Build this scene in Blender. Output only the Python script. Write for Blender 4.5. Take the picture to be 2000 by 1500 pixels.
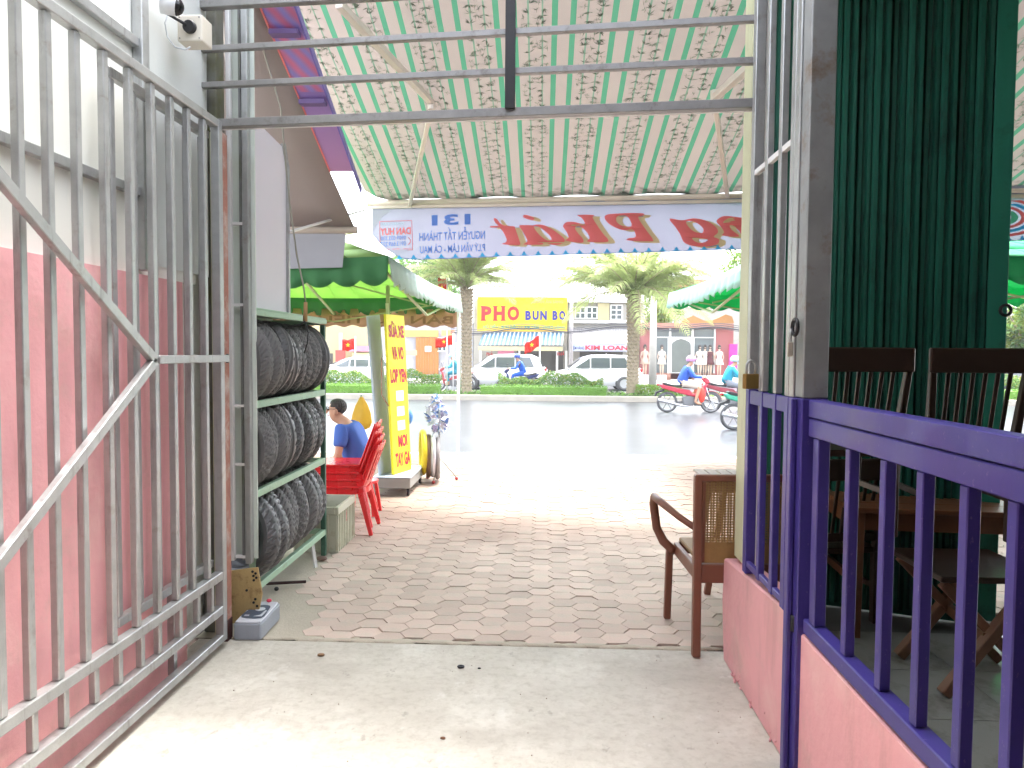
import bpy, bmesh, math, random
from mathutils import Vector, Matrix, Euler
from math import sin, cos, pi, radians
random.seed(7)
SC = bpy.context.scene
COL = SC.collection
for o in list(bpy.data.objects): bpy.data.objects.remove(o)

# ---------------------------------------------------------------- camera
FPX = 1400.0
CAM_LOC = Vector((0, 0, 1.6))
ROT = (Matrix.Rotation(radians(2.45), 3, 'Z') @ Matrix.Rotation(radians(90 - 2.54), 3, 'X') @ Matrix.Rotation(radians(0.42), 3, 'Z'))
cam_d = bpy.data.cameras.new('camera'); cam = bpy.data.objects.new('camera', cam_d); COL.objects.link(cam)
cam.location = CAM_LOC; cam.rotation_euler = ROT.to_euler()
cam_d.sensor_width = 36; cam_d.lens = 36 * FPX / 2000; cam_d.clip_start = 0.05; cam_d.clip_end = 2000
SC.camera = cam
def ray(px, py):
    return ROT @ Vector(((px - 1000) / FPX, (750 - py) / FPX, -1))
def PY(px, py, Y):
    d = ray(px, py); return CAM_LOC + d * (Y / d.y)
def PX(px, py, X):
    d = ray(px, py); return CAM_LOC + d * (X / d.x)
def PZ(px, py, z=0.0):
    d = ray(px, py); return CAM_LOC + d * ((z - 1.6) / d.z)

# ---------------------------------------------------------------- light
SUN_EL, SUN_AZ = 74, 35
w = bpy.data.worlds.new('World'); SC.world = w; w.use_nodes = True
nt = w.node_tree; nt.nodes.clear()
sky = nt.nodes.new('ShaderNodeTexSky'); sky.sky_type = 'NISHITA'; sky.sun_disc = False
sky.sun_elevation = radians(SUN_EL); sky.sun_rotation = radians(SUN_AZ)
sky.air_density = 1.0; sky.dust_density = 4.0; sky.ozone_density = 1.0
hs = nt.nodes.new('ShaderNodeHueSaturation'); hs.inputs['Saturation'].default_value = 0.35
bg = nt.nodes.new('ShaderNodeBackground'); bg.inputs['Strength'].default_value = 0.12
out = nt.nodes.new('ShaderNodeOutputWorld')
nt.links.new(sky.outputs[0], hs.inputs['Color']); nt.links.new(hs.outputs[0], bg.inputs[0]); nt.links.new(bg.outputs[0], out.inputs[0])
sd = bpy.data.lights.new('sun', 'SUN'); sd.energy = .5; sd.angle = radians(14); sd.color = (1, .96, .9)
so = bpy.data.objects.new('sun', sd); COL.objects.link(so)
# sun stands ahead and to the right of the camera (azimuth measured from +Y towards +X)
sdir = Vector((sin(radians(SUN_AZ)) * cos(radians(SUN_EL)), cos(radians(SUN_AZ)) * cos(radians(SUN_EL)), sin(radians(SUN_EL))))
so.rotation_euler = sdir.to_track_quat('Z', 'Y').to_euler()
SC.view_settings.view_transform = 'Standard'; SC.view_settings.look = 'None'
SC.view_settings.exposure = 3.6; SC.view_settings.gamma = 1.0; SC.view_settings.use_curve_mapping = False
SC.render.engine = 'CYCLES'
SC.cycles.max_bounces = 8; SC.cycles.diffuse_bounces = 5; SC.cycles.transparent_max_bounces = 8
SC.cycles.sample_clamp_indirect = 6

# ---------------------------------------------------------------- materials
MATS = {}
def mat(name, col, rough=.6, metal=0.0, var=.12, scale=5.0, bump=.08, bscale=60.0, spec=.4, trans=0.0, dirt=None, coat=0.0):
    if name in MATS: return MATS[name]
    m = bpy.data.materials.new(name); m.use_nodes = True; n = m.node_tree; N = n.nodes; L = n.links
    b = N['Principled BSDF']; b.inputs['Roughness'].default_value = rough; b.inputs['Metallic'].default_value = metal
    b.inputs['Specular IOR Level'].default_value = spec; b.inputs['Coat Weight'].default_value = coat
    tc = N.new('ShaderNodeTexCoord'); no = N.new('ShaderNodeTexNoise'); no.inputs['Scale'].default_value = scale
    no.inputs['Detail'].default_value = 6; no.inputs['Roughness'].default_value = .6
    L.new(tc.outputs['Object'], no.inputs['Vector'])
    mx = N.new('ShaderNodeMix'); mx.data_type = 'RGBA'
    mx.inputs[6].default_value = (*[min(1, c * (1 - var)) for c in col], 1); mx.inputs[7].default_value = (*[min(1, c * (1 + var)) for c in col], 1)
    L.new(no.outputs[0], mx.inputs[0]); c_out = mx.outputs[2]
    if dirt:
        dc, amt, dsc = dirt
        n2 = N.new('ShaderNodeTexNoise'); n2.inputs['Scale'].default_value = dsc; n2.inputs['Detail'].default_value = 8; n2.inputs['Roughness'].default_value = .7
        L.new(tc.outputs['Object'], n2.inputs['Vector'])
        r = N.new('ShaderNodeValToRGB'); r.color_ramp.elements[0].position = .62 - amt * .4; r.color_ramp.elements[1].position = .78 - amt * .2
        L.new(n2.outputs[0], r.inputs[0])
        m2 = N.new('ShaderNodeMix'); m2.data_type = 'RGBA'; m2.inputs[7].default_value = (*dc, 1)
        L.new(r.outputs[0], m2.inputs[0]); L.new(c_out, m2.inputs[6]); c_out = m2.outputs[2]
    L.new(c_out, b.inputs['Base Color'])
    rr = N.new('ShaderNodeMapRange'); rr.inputs[3].default_value = max(.02, rough * .8); rr.inputs[4].default_value = min(1, rough * 1.2)
    L.new(no.outputs[0], rr.inputs[0]); L.new(rr.outputs[0], b.inputs['Roughness'])
    if bump:
        n3 = N.new('ShaderNodeTexNoise'); n3.inputs['Scale'].default_value = bscale; n3.inputs['Detail'].default_value = 5
        L.new(tc.outputs['Object'], n3.inputs['Vector'])
        bp = N.new('ShaderNodeBump'); bp.inputs['Strength'].default_value = bump; bp.inputs['Distance'].default_value = .01
        L.new(n3.outputs[0], bp.inputs['Height']); L.new(bp.outputs[0], b.inputs['Normal'])
    if trans:
        t = N.new('ShaderNodeBsdfTranslucent'); L.new(c_out, t.inputs[0])
        ms = N.new('ShaderNodeMixShader'); ms.inputs[0].default_value = trans
        L.new(b.outputs[0], ms.inputs[1]); L.new(t.outputs[0], ms.inputs[2]); L.new(ms.outputs[0], N['Material Output'].inputs[0])
    MATS[name] = m; return m
def nodes_of(m):
    N = m.node_tree.nodes; return N, m.node_tree.links, N['Principled BSDF']
def object_random(m, amt=.25, dark=.8):
    """each object (tile, plank) gets a slightly different tone"""
    N, L, b = nodes_of(m); src = b.inputs['Base Color'].links[0].from_socket
    oi = N.new('ShaderNodeObjectInfo'); mr = N.new('ShaderNodeMapRange'); mr.inputs[3].default_value = 1 - amt; mr.inputs[4].default_value = 1 + amt
    L.new(oi.outputs['Random'], mr.inputs[0])
    v = N.new('ShaderNodeVectorMath'); v.operation = 'SCALE'; L.new(src, v.inputs[0]); L.new(mr.outputs[0], v.inputs[3]); L.new(v.outputs[0], b.inputs['Base Color'])
    return m
def glass_mat(name, tint, rough=.05, alpha=.35):
    m = bpy.data.materials.new(name); m.use_nodes = True; N = m.node_tree.nodes; L = m.node_tree.links; b = N['Principled BSDF']
    b.inputs['Base Color'].default_value = (*tint, 1); b.inputs['Roughness'].default_value = rough; b.inputs['Specular IOR Level'].default_value = .8
    b.inputs['Alpha'].default_value = alpha; MATS[name] = m; return m

# ---------------------------------------------------------------- mesh builder
ORG = {}
class MB:
    def __init__(s): s.v = []; s.f = []; s.m = []
    def add(s, vs, fs, mi=0):
        k = len(s.v); s.v += [Vector(v) for v in vs]; s.f += [tuple(i + k for i in f) for f in fs]; s.m += [mi] * len(fs); return s
    def poly(s, pts, mi=0): return s.add(pts, [tuple(range(len(pts)))], mi)
    def box(s, c, d, rot=None, mi=0):
        c = Vector(c); x, y, z = [q / 2 for q in d]
        vs = [Vector(p) for p in ((-x, -y, -z), (x, -y, -z), (x, y, -z), (-x, y, -z), (-x, -y, z), (x, -y, z), (x, y, z), (-x, y, z))]
        if rot is not None:
            R = rot if isinstance(rot, Matrix) else Euler(rot).to_matrix(); vs = [R @ v for v in vs]
        return s.add([v + c for v in vs], [(0, 3, 2, 1), (4, 5, 6, 7), (0, 1, 5, 4), (1, 2, 6, 5), (2, 3, 7, 6), (3, 0, 4, 7)], mi)
    def b(s, x0, x1, y0, y1, z0, z1, mi=0): return s.box(((x0 + x1) / 2, (y0 + y1) / 2, (z0 + z1) / 2), (abs(x1 - x0), abs(y1 - y0), abs(z1 - z0)), None, mi)
    def bar(s, p0, p1, w, h=None, up=(0, 0, 1), mi=0, taper=1.0):
        h = h or w; p0 = Vector(p0); p1 = Vector(p1); d = (p1 - p0).normalized(); up = Vector(up)
        if abs(d.dot(up)) > .98: up = Vector((0, 1, 0))
        sx = d.cross(up).normalized(); u = sx.cross(d)
        vs = []
        for p, t in ((p0, 1), (p1, taper)):
            for a, b_ in ((-1, -1), (1, -1), (1, 1), (-1, 1)): vs.append(p + sx * (a * w / 2 * t) + u * (b_ * h / 2 * t))
        return s.add(vs, [(0, 1, 2, 3)[::-1], (4, 5, 6, 7), (0, 1, 5, 4)[::1], (1, 2, 6, 5), (2, 3, 7, 6), (3, 0, 4, 7)], mi)
    def tube(s, pts, r, n=8, mi=0, cap=True):
        pts = [Vector(p) for p in pts]; rs = r if isinstance(r, (list, tuple)) else [r] * len(pts); vs = []; fs = []
        t0 = (pts[1] - pts[0]).normalized(); a = Vector((0, 0, 1)) if abs(t0.z) < .9 else Vector((1, 0, 0)); nn = t0.cross(a).normalized()
        for i, p in enumerate(pts):
            t = (pts[min(i + 1, len(pts) - 1)] - pts[max(i - 1, 0)]).normalized(); nn = (nn - t * nn.dot(t)).normalized(); bb = t.cross(nn)
            for k in range(n): an = 2 * pi * k / n; vs.append(p + (nn * cos(an) + bb * sin(an)) * rs[i])
        for i in range(len(pts) - 1):
            for k in range(n): fs.append((i * n + k, i * n + (k + 1) % n, (i + 1) * n + (k + 1) % n, (i + 1) * n + k))
        if cap: fs.append(tuple(range(n))[::-1]); fs.append(tuple((len(pts) - 1) * n + k for k in range(n)))
        return s.add(vs, fs, mi)
    def lathe(s, prof, c=(0, 0, 0), axis='Z', n=24, mi=0, closed=False):
        """prof = [(radius, along-axis)]"""
        c = Vector(c); vs = []; fs = []
        for r, h in prof:
            for k in range(n):
                a = 2 * pi * k / n; q = (r * cos(a), r * sin(a), h)
                if axis == 'Y': q = (q[0], q[2], q[1])
                if axis == 'X': q = (q[2], q[0], q[1])
                vs.append(c + Vector(q))
        P = len(prof)
        for i in range(P if closed else P - 1):
            for k in range(n): fs.append((i * n + k, i * n + (k + 1) % n, ((i + 1) % P) * n + (k + 1) % n, ((i + 1) % P) * n + k))
        if not closed:
            if prof[0][0] > 1e-5: fs.append(tuple(range(n)))
            if prof[-1][0] > 1e-5: fs.append(tuple((P - 1) * n + k for k in range(n)))
        return s.add(vs, fs, mi)
    def prism(s, poly, o, u, v, t, mi=0):
        """extrude a 2-D outline (u,v axes) by vector t"""
        o = Vector(o); u = Vector(u); v = Vector(v); t = Vector(t); n = len(poly)
        a = [o + u * p[0] + v * p[1] for p in poly]; vs = a + [p + t for p in a]
        fs = [tuple(range(n))[::-1], tuple(range(n, 2 * n))] + [(i, (i + 1) % n, n + (i + 1) % n, n + i) for i in range(n)]
        return s.add(vs, fs, mi)
    def ball(s, c, r, n=10, m=7, mi=0):
        r = r if isinstance(r, (tuple, list)) else (r, r, r); c = Vector(c); vs = [c + Vector((0, 0, -r[2]))]; fs = []
        for i in range(1, m):
            a = -pi / 2 + pi * i / m
            for k in range(n): b_ = 2 * pi * k / n; vs.append(c + Vector((r[0] * cos(a) * cos(b_), r[1] * cos(a) * sin(b_), r[2] * sin(a))))
        vs.append(c + Vector((0, 0, r[2]))); T = len(vs) - 1
        for k in range(n): fs.append((0, 1 + (k + 1) % n, 1 + k)); fs.append((T, T - n + k, T - n + (k + 1) % n))
        for i in range(m - 2):
            for k in range(n): a = 1 + i * n + k; b_ = 1 + i * n + (k + 1) % n; fs.append((a, b_, b_ + n, a + n))
        return s.add(vs, fs, mi)
    def xform(s, M):
        s.v = [M @ v for v in s.v]; return s
    def build(s, name, mats, parent=None, smooth=False, bevel=0.0, kind=None, fix=True, seg=1, solid=0.0):
        me = bpy.data.meshes.new(name); org = ORG.get(parent, Vector()) if parent else Vector()
        me.from_pydata([v - org for v in s.v], [], s.f)
        mats = mats if isinstance(mats, (list, tuple)) else [mats]
        for m in mats: me.materials.append(m)
        if len(mats) > 1: me.polygons.foreach_set('material_index', s.m)
        if fix:
            bm = bmesh.new(); bm.from_mesh(me); bmesh.ops.recalc_face_normals(bm, faces=bm.faces); bm.to_mesh(me); bm.free()
        o = bpy.data.objects.new(name, me); COL.objects.link(o)
        if parent: o.parent = parent; ORG[o] = org
        if smooth:
            me.polygons.foreach_set('use_smooth', [True] * len(me.polygons))
        if solid:
            md = o.modifiers.new('thick', 'SOLIDIFY'); md.thickness = solid; md.offset = 0
        if bevel:
            md = o.modifiers.new('bevel', 'BEVEL'); md.width = bevel; md.segments = seg; md.limit_method = 'ANGLE'; md.angle_limit = radians(40)
        if kind: o['kind'] = kind
        return o
def tag(o, label, cat, group=None, kind=None):
    if label: o['label'] = label
    if cat: o['category'] = cat
    if group: o['group'] = group
    if kind: o['kind'] = kind
    return o
def thing(name, label, cat, loc=(0, 0, 0), group=None):
    o = bpy.data.objects.new(name, None); o.empty_display_size = .1; COL.objects.link(o); o.location = loc; ORG[o] = Vector(loc)
    return tag(o, label, cat, group)
def copy_tree(o, parent=None):
    c = o.copy(); COL.objects.link(c)
    if parent: c.parent = parent
    for ch in list(o.children): copy_tree(ch, c)
    return c
def place(o, loc, rz=0, s=None):
    o.location = loc; o.rotation_euler = (0, 0, rz)
    if s: o.scale = (s, s, s)
    return o
def crom(pts, n=5, closed=True):
    P = [Vector((p[0], p[1], 0)) for p in pts]; N = len(P); out = []
    for i in range(N if closed else N - 1):
        p0, p1, p2, p3 = (P[(i - 1) % N] if closed or i else P[0]), P[i], P[(i + 1) % N], (P[(i + 2) % N] if closed or i + 2 < N else P[-1])
        for k in range(n):
            t = k / n
            q = .5 * ((2 * p1) + (p2 - p0) * t + (2 * p0 - 5 * p1 + 4 * p2 - p3) * t * t + (3 * p1 - p0 - 3 * p2 + p3) * t ** 3)
            out.append((q.x, q.y))
    return out
def flat_shape(loops):
    """loops of 2-D points (outer + holes) -> filled flat mesh"""
    cu = bpy.data.curves.new('shape', 'CURVE'); cu.dimensions = '2D'; cu.fill_mode = 'BOTH'
    for lp in loops:
        sp = cu.splines.new('POLY'); sp.points.add(len(lp) - 1)
        for i, p in enumerate(lp): sp.points[i].co = (p[0], p[1], 0, 1)
        sp.use_cyclic_u = True
    o = bpy.data.objects.new('shape', cu); COL.objects.link(o); dg = bpy.context.evaluated_depsgraph_get()
    me = bpy.data.meshes.new_from_object(o.evaluated_get(dg)); bpy.data.objects.remove(o); bpy.data.curves.remove(cu); return me
def text_mesh(body, bold=0.0, shear=0.0, extrude=0.0):
    cu = bpy.data.curves.new('txt', 'FONT'); cu.body = body; cu.offset = bold; cu.shear = shear; cu.extrude = extrude; cu.resolution_u = 3
    o = bpy.data.objects.new('txt', cu); COL.objects.link(o); dg = bpy.context.evaluated_depsgraph_get()
    me = bpy.data.meshes.new_from_object(o.evaluated_get(dg)); bpy.data.objects.remove(o); bpy.data.curves.remove(cu); return me
def put_mesh(me, name, m, parent, o, u, v, fit=True, mirror=False, nrm=None):
    """map mesh xy (0..1 after fitting) on the parallelogram o,u,v ; z goes along nrm"""
    co = [p.co.copy() for p in me.vertices]
    if not co: return None
    o = Vector(o); u = Vector(u); v = Vector(v); n = (nrm or u.cross(v).normalized())
    if fit:
        x0 = min(c.x for c in co); x1 = max(c.x for c in co); y0 = min(c.y for c in co); y1 = max(c.y for c in co)
        co = [Vector(((c.x - x0) / (x1 - x0), (c.y - y0) / (y1 - y0), c.z)) for c in co]
    if mirror: co = [Vector((1 - c.x, c.y, c.z)) for c in co]
    org = ORG.get(parent, Vector()) if parent else Vector()
    for p, c in zip(me.vertices, co): p.co = o + u * c.x + v * c.y + n * c.z - org
    me.materials.clear(); me.materials.append(m); me.name = name
    ob = bpy.data.objects.new(name, me); COL.objects.link(ob)
    if parent: ob.parent = parent; ORG[ob] = org
    return ob
def text(body, m, parent, o, u, v, bold=0.01, shear=0.0, mirror=False, name='lettering', ext=0.0):
    return put_mesh(text_mesh(body, bold, shear, ext), name, m, parent, o, u, v, True, mirror)

def streaks(m, dark, lo=.52, hi=.62, sc=(14, 14, 1.2), amt=.5, detail=8):
    N, L, b = nodes_of(m); src = b.inputs['Base Color'].links[0].from_socket
    tc = N.new('ShaderNodeTexCoord'); mp = N.new('ShaderNodeMapping'); mp.inputs['Scale'].default_value = sc; n = N.new('ShaderNodeTexNoise'); n.inputs['Scale'].default_value = 1; n.inputs['Detail'].default_value = detail; n.inputs['Roughness'].default_value = .68
    L.new(tc.outputs['Object'], mp.inputs[0]); L.new(mp.outputs[0], n.inputs['Vector'])
    mr = N.new('ShaderNodeMapRange'); mr.inputs[1].default_value = lo; mr.inputs[2].default_value = hi; mr.inputs[4].default_value = amt; L.new(n.outputs[0], mr.inputs[0])
    mx = N.new('ShaderNodeMix'); mx.data_type = 'RGBA'; mx.inputs[7].default_value = (*dark, 1); L.new(mr.outputs[0], mx.inputs[0]); L.new(src, mx.inputs[6]); L.new(mx.outputs[2], b.inputs['Base Color'])
    return m
# palette
steel = mat('galvanized_steel', (.41, .42, .42), .36, .5, .25, 14, .06, 90, dirt=((.28, .24, .21), .12, 9))
steel_dark = mat('aged_steel', (.2, .2, .2), .55, .3, .35, 7, .1, 60, dirt=((.12, .14, .06), .35, 4))
rust = mat('rusty_steel', (.36, .16, .12), .7, .2, .35, 18, .2, 80, dirt=((.55, .5, .45), .35, 6))
black_paint = mat('black_paint', (.015, .015, .017), .5, 0, .2)
cream = mat('cream_paint', (.62, .63, .42), .5, 0, .08, 6)
white_paint = mat('white_paint', (.8, .8, .8), .5, 0, .05, 5)
white_metal = mat('white_metal', (.78, .77, .76), .45, .1, .06, 5)
pink_wall = mat('pink_wall', (.78, .4, .42), .85, 0, .14, 2.2, .3, 30, dirt=((.66, .4, .38), .22, 4))
purple = mat('purple_paint', (.05, .035, .23), .42, 0, .16, 5, .05, 30, coat=.15)
green_sh = mat('green_shutter_paint', (.008, .11, .07), .5, .1, .25, 4, .06, 50, dirt=((.004, .05, .035), .25, 3))
wood_dark = mat('dark_wood', (.035, .018, .011), .35, 0, .4, 9, .05, 40)
wood_mid = mat('brown_wood', (.17, .065, .025), .38, 0, .35, 9, .05, 40)
rack_green = mat('pale_green_paint', (.35, .52, .38), .5, .1, .12, 8, .05, 60, dirt=((.2, .22, .15), .1, 7))
rubber = mat('tyre_rubber', (.07, .07, .074), .42, 0, .35, 20, .08, 120, spec=.8)

streaks(pink_wall, (.55, .3, .28), .56, .7, (5, 5, 1.0), .5); streaks(pink_wall, (.84, .55, .52), .55, .7, (2.5, 2.5, 2.5), .5)
streaks(purple, (.16, .13, .3), .62, .66, (60, 60, 40), .6); streaks(purple, (.04, .03, .15), .55, .7, (9, 9, 2), .5)
streaks(green_sh, (.05, .09, .07), .6, .7, (16, 16, 1.2), .5)
streaks(steel, (.2, .19, .18), .56, .68, (22, 22, 3), .6)
streaks(cream, (.4, .36, .22), .58, .7, (12, 12, 1.5), .6)
# ================================================================ SETTING
concrete = mat('concrete_floor', (.53, .505, .44), .75, 0, .14, 1.8, .25, 45, dirt=((.66, .64, .57), .38, 2.2))
N, L, bs = nodes_of(concrete)
# fine scuffs and specks
tc = N.new('ShaderNodeTexCoord'); n9 = N.new('ShaderNodeTexNoise'); n9.inputs['Scale'].default_value = 22; n9.inputs['Detail'].default_value = 10; n9.inputs['Roughness'].default_value = .75
L.new(tc.outputs['Object'], n9.inputs['Vector']); r9 = N.new('ShaderNodeValToRGB'); r9.color_ramp.elements[0].position = .3; r9.color_ramp.elements[0].color = (.72, .7, .66, 1); r9.color_ramp.elements[1].position = .52; r9.color_ramp.elements[1].color = (1, 1, 1, 1)
L.new(n9.outputs[0], r9.inputs[0]); mm = N.new('ShaderNodeMix'); mm.data_type = 'RGBA'; mm.blend_type = 'MULTIPLY'; mm.inputs[0].default_value = .8
L.new(bs.inputs['Base Color'].links[0].from_socket, mm.inputs[6]); L.new(r9.outputs[0], mm.inputs[7]); L.new(mm.outputs[2], bs.inputs['Base Color'])
streaks(concrete, (.36, .33, .28), .5, .66, (1.1, 1.6, 1), .55); streaks(concrete, (.3, .27, .23), .63, .67, (9, 5, 1), .6); streaks(concrete, (.68, .67, .62), .6, .66, (4, 3, 1), .5)
mortar = mat('sandy_mortar', (.5, .45, .36), .9, 0, .2, 5, .4, 70)
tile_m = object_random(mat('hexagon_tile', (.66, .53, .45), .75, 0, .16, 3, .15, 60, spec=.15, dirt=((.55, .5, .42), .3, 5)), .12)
tile_far = mat('hexagon_tile_far', (.66, .53, .45), .75, 0, .2, 2.0, .15, 60, spec=.12, dirt=((.55, .5, .42), .3, 5))
def darken_far(m):
    # shade put into the paving colour beyond the awning, against the strong daylight
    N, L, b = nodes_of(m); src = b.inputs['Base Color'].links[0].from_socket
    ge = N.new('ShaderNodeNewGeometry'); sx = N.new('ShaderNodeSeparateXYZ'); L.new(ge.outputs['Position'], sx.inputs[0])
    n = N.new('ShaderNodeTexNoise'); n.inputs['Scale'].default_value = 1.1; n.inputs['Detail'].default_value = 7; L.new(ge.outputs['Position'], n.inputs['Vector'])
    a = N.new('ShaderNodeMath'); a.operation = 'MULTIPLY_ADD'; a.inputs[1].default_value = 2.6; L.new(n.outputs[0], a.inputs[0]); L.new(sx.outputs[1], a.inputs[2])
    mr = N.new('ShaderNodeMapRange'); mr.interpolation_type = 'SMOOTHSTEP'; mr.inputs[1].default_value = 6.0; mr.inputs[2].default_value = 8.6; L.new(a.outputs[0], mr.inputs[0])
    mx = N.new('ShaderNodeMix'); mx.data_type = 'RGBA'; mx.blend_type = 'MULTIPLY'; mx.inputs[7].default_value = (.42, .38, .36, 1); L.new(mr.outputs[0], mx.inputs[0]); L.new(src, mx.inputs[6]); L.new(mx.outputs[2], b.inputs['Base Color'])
darken_far(tile_m); darken_far(tile_far)
asphalt = mat('wet_asphalt', (.055, .059, .066), .3, 0, .25, .5, .1, 25, spec=.3)
kerb_m = mat('kerb_concrete', (.42, .4, .36), .8, 0, .2, 3, .2, 30)
grass_m = mat('grass_strip', (.07, .13, .03), .9, 0, .4, 8)

g = MB(); g.poly([(-400, -60, -.22), (400, -60, -.22), (400, 900, -.22), (-400, 900, -.22)]); g.build('ground', mat('far_ground', (.2, .19, .17), .9), kind='structure')
g = MB(); g.b(-1.9, 1.0, -5, 3.84, -.2, 0.0); g.build('passage_floor', concrete, kind='structure', bevel=.008)
# pavement bed and its hexagon tiles
g = MB(); g.b(-9, 14, 3.85, 11.05, -.2, -.014); pav = g.build('pavement', mat('joint_sand', (.13, .09, .07), .95, 0, .3, 4, .3, 70), kind='structure'); ORG[pav] = Vector()
g = MB(); g.b(-9, 14, 11.055, 11.25, -.2, .004); g.build('pavement_kerb', kerb_m, kind='structure', bevel=.012)
g = MB(); g.poly([(-60, 11.26, -.1), (60, 11.26, -.1), (60, 25.0, -.1), (-60, 25.0, -.1)]); g.build('road', asphalt, kind='structure')
W, H = .182, .137   # tile: point to point across, flat to flat in depth
def hexmesh(cx, cy, mb, z=0.0, tx=0, ty=0):
    a = .0905; hh = .0668; q = .0492
    pts = [(-a, 0), (-q, -hh), (q, -hh), (a, 0), (q, hh), (-q, hh)]
    top = [(cx + x * .985, cy + y * .985, z + tx * x + ty * y) for x, y in pts]; low = [(cx + x, cy + y, z - .004 + tx * x + ty * y) for x, y in pts]
    bot = [(cx + x, cy + y, -.02) for x, y in pts]
    fs = [(0, 1, 2, 3, 4, 5)] + [(6 + i, 6 + (i + 1) % 6, (i + 1) % 6, i) for i in range(6)] + [(12 + i, 12 + (i + 1) % 6, 6 + (i + 1) % 6, 6 + i) for i in range(6)]
    mb.add(top + low + bot, fs)
protos = []
for k in range(6):
    q = MB(); hexmesh(0, 0, q, random.uniform(-.002, .002), random.uniform(-.02, .02), random.uniform(-.02, .02)); me_o = q.build('paving_tile', tile_m, fix=True); protos.append(me_o.data); bpy.data.objects.remove(me_o)
cells = []
ci = 0
for i in range(-50, 100):
    x = i * .1415; ci = i % 2
    for j in range(0, 54):
        y = 3.918 + j * H + (H / 2 if ci else 0)
        if y > 10.98 or x < -7 or x > 12: continue
        # left edge: bare cement apron under the tyre rack
        edge = max(-1.62, -1.27 - (y - 4) * .42) + .05 * sin(y * 9)
        if y < 6.2 and x < edge: continue

        if x > 1.16 and y < 4.6 or x > 7.2: continue
        cells.append((math.hypot(x, y), x, y))
cells.sort()
vis = [c for c in cells if c[1] > -1.55 and c[1] < 1.02 + (c[2] - 3.9) * .28]
near = set(vis[:300]); far = MB()
for c in vis[:300]:
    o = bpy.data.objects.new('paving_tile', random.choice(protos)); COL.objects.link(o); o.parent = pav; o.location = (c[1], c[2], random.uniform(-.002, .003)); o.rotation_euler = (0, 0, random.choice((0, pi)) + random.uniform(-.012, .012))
for c in cells:
    if c not in near: hexmesh(c[1], c[2], far, random.uniform(-.004, .002), random.uniform(-.012, .012), random.uniform(-.012, .012))
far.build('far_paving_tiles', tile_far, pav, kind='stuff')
q = MB(); q.poly([(-1.33, 3.86, -.006), (-1.0, 3.86, -.006), (-1.15, 4.5, -.006), (-1.4, 5.0, -.006), (-1.45, 5.6, -.006), (-1.55, 6.4, -.006), (-2.4, 6.2, -.006), (-2.4, 3.86, -.006)]); q.build('sandy_apron', mortar, pav)
# sandy mortar smear along the threshold
q = MB()
for k in range(24):
    x = -1.5 + k * .105; q.ball((x, 3.868 + random.uniform(-.008, .01), -.004), (.09, random.uniform(.02, .045), .009), 10, 5)
q.build('mortar_smear', mortar, pav, smooth=True, kind='stuff')
# median
g = MB(); g.b(-60, 60, 25.02, 25.3, -.2, .09); g.b(-60, 60, 27.6, 27.85, -.2, .09); g.build('median_kerb', mat('median_kerb_concrete', (.4, .36, .3), .85, 0, .35, 1.6, .2, 20), kind='structure', bevel=.02)
g = MB(); g.b(-60, 60, 25.31, 27.59, -.2, .07); g.build('median', grass_m, kind='structure')
g = MB(); g.poly([(-80, 27.86, -.1), (80, 27.86, -.1), (80, 37, -.1), (-80, 37, -.1)]); g.build('far_road', asphalt, kind='structure')
g = MB(); g.b(-80, 80, 37.02, 41.9, -.2, .03); g.build('far_pavement', kerb_m, kind='structure', bevel=.02)

# ---------------------------------------------------------------- passage shell
wall_white = mat('white_board', (.74, .75, .7), .7, 0, .06, 1.2, .12, 12)
wl = thing('side_wall', 'pink lower wall with pale boards above, behind the open steel gate', 'wall', (-1.9, 1, 0))
m = MB(); m.b(-1.98, -1.82, -4.9, 3.56, 0, 1.94); m.build('pink_render', pink_wall, wl)
m = MB(); m.b(-1.98, -1.85, -4.9, 3.76, 1.945, 3.88); m.build('upper_board', wall_white, wl)
for z in (2.31, 2.97, 3.6):
    m = MB(); m.b(-1.848, -1.815, -4.9, 3.2, z - .02, z + .02); m.build('rail', steel, wl, bevel=.003)
for y in (-.9, 1.2, 3.22):
    m = MB(); m.b(-1.848, -1.80, y - .03, y + .03, 1.96, 3.88); m.build('post', steel, wl, bevel=.003)
m = MB(); m.b(-1.93, -1.915, 3.57, 4.08, 0, 3.88); m.build('end_panel', mat('pale_end_sheet', (.66, .68, .64), .5, 0, .08, 3, .05, dirt=((.35, .34, .3), .2, 4)), wl)
m = MB(); m.b(-1.848, -1.844, 3.27, 3.9, 2.0, 3.7); m.build('side_panel', mat('pale_sheet', (.66, .69, .68), .4, .2, .06), wl)
roof_m = mat('fibre_roof', (.32, .32, .3), .8)
rf = thing('passage_roof', 'grey corrugated roof over the passage and dining room, gap above the gate added for daylight', 'roof', (0, 0, 3.9))
m = MB()
n_c = 70
vs = []; fs = []
for i in range(n_c + 1):
    x = -2.0 + i * 9.4 / n_c; z = 3.93 + (.02 if i % 2 else 0)
    vs += [(x, -5, z), (x, 1.5, z), (x, 3.9 if x < 1.1 else 4.55, z)]
clear = MB(); cf = []
for i in range(n_c):
    fs.append((3 * i, 3 * i + 1, 3 * i + 4, 3 * i + 3)); (cf if i < 22 else fs).append((3 * i + 1, 3 * i + 2, 3 * i + 5, 3 * i + 4))  # sheets over the gate left out: unseen gap added to brighten the passage
m.add(vs, fs); m.build('corrugated_sheet', roof_m, rf, solid=.01)

for y in (-3, -1, 1, 3):
    m = MB(); m.bar((-1.95, y, 3.88), (7.3, y, 3.88), .06, .08); m.build('purlin', steel_dark, rf)
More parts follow.
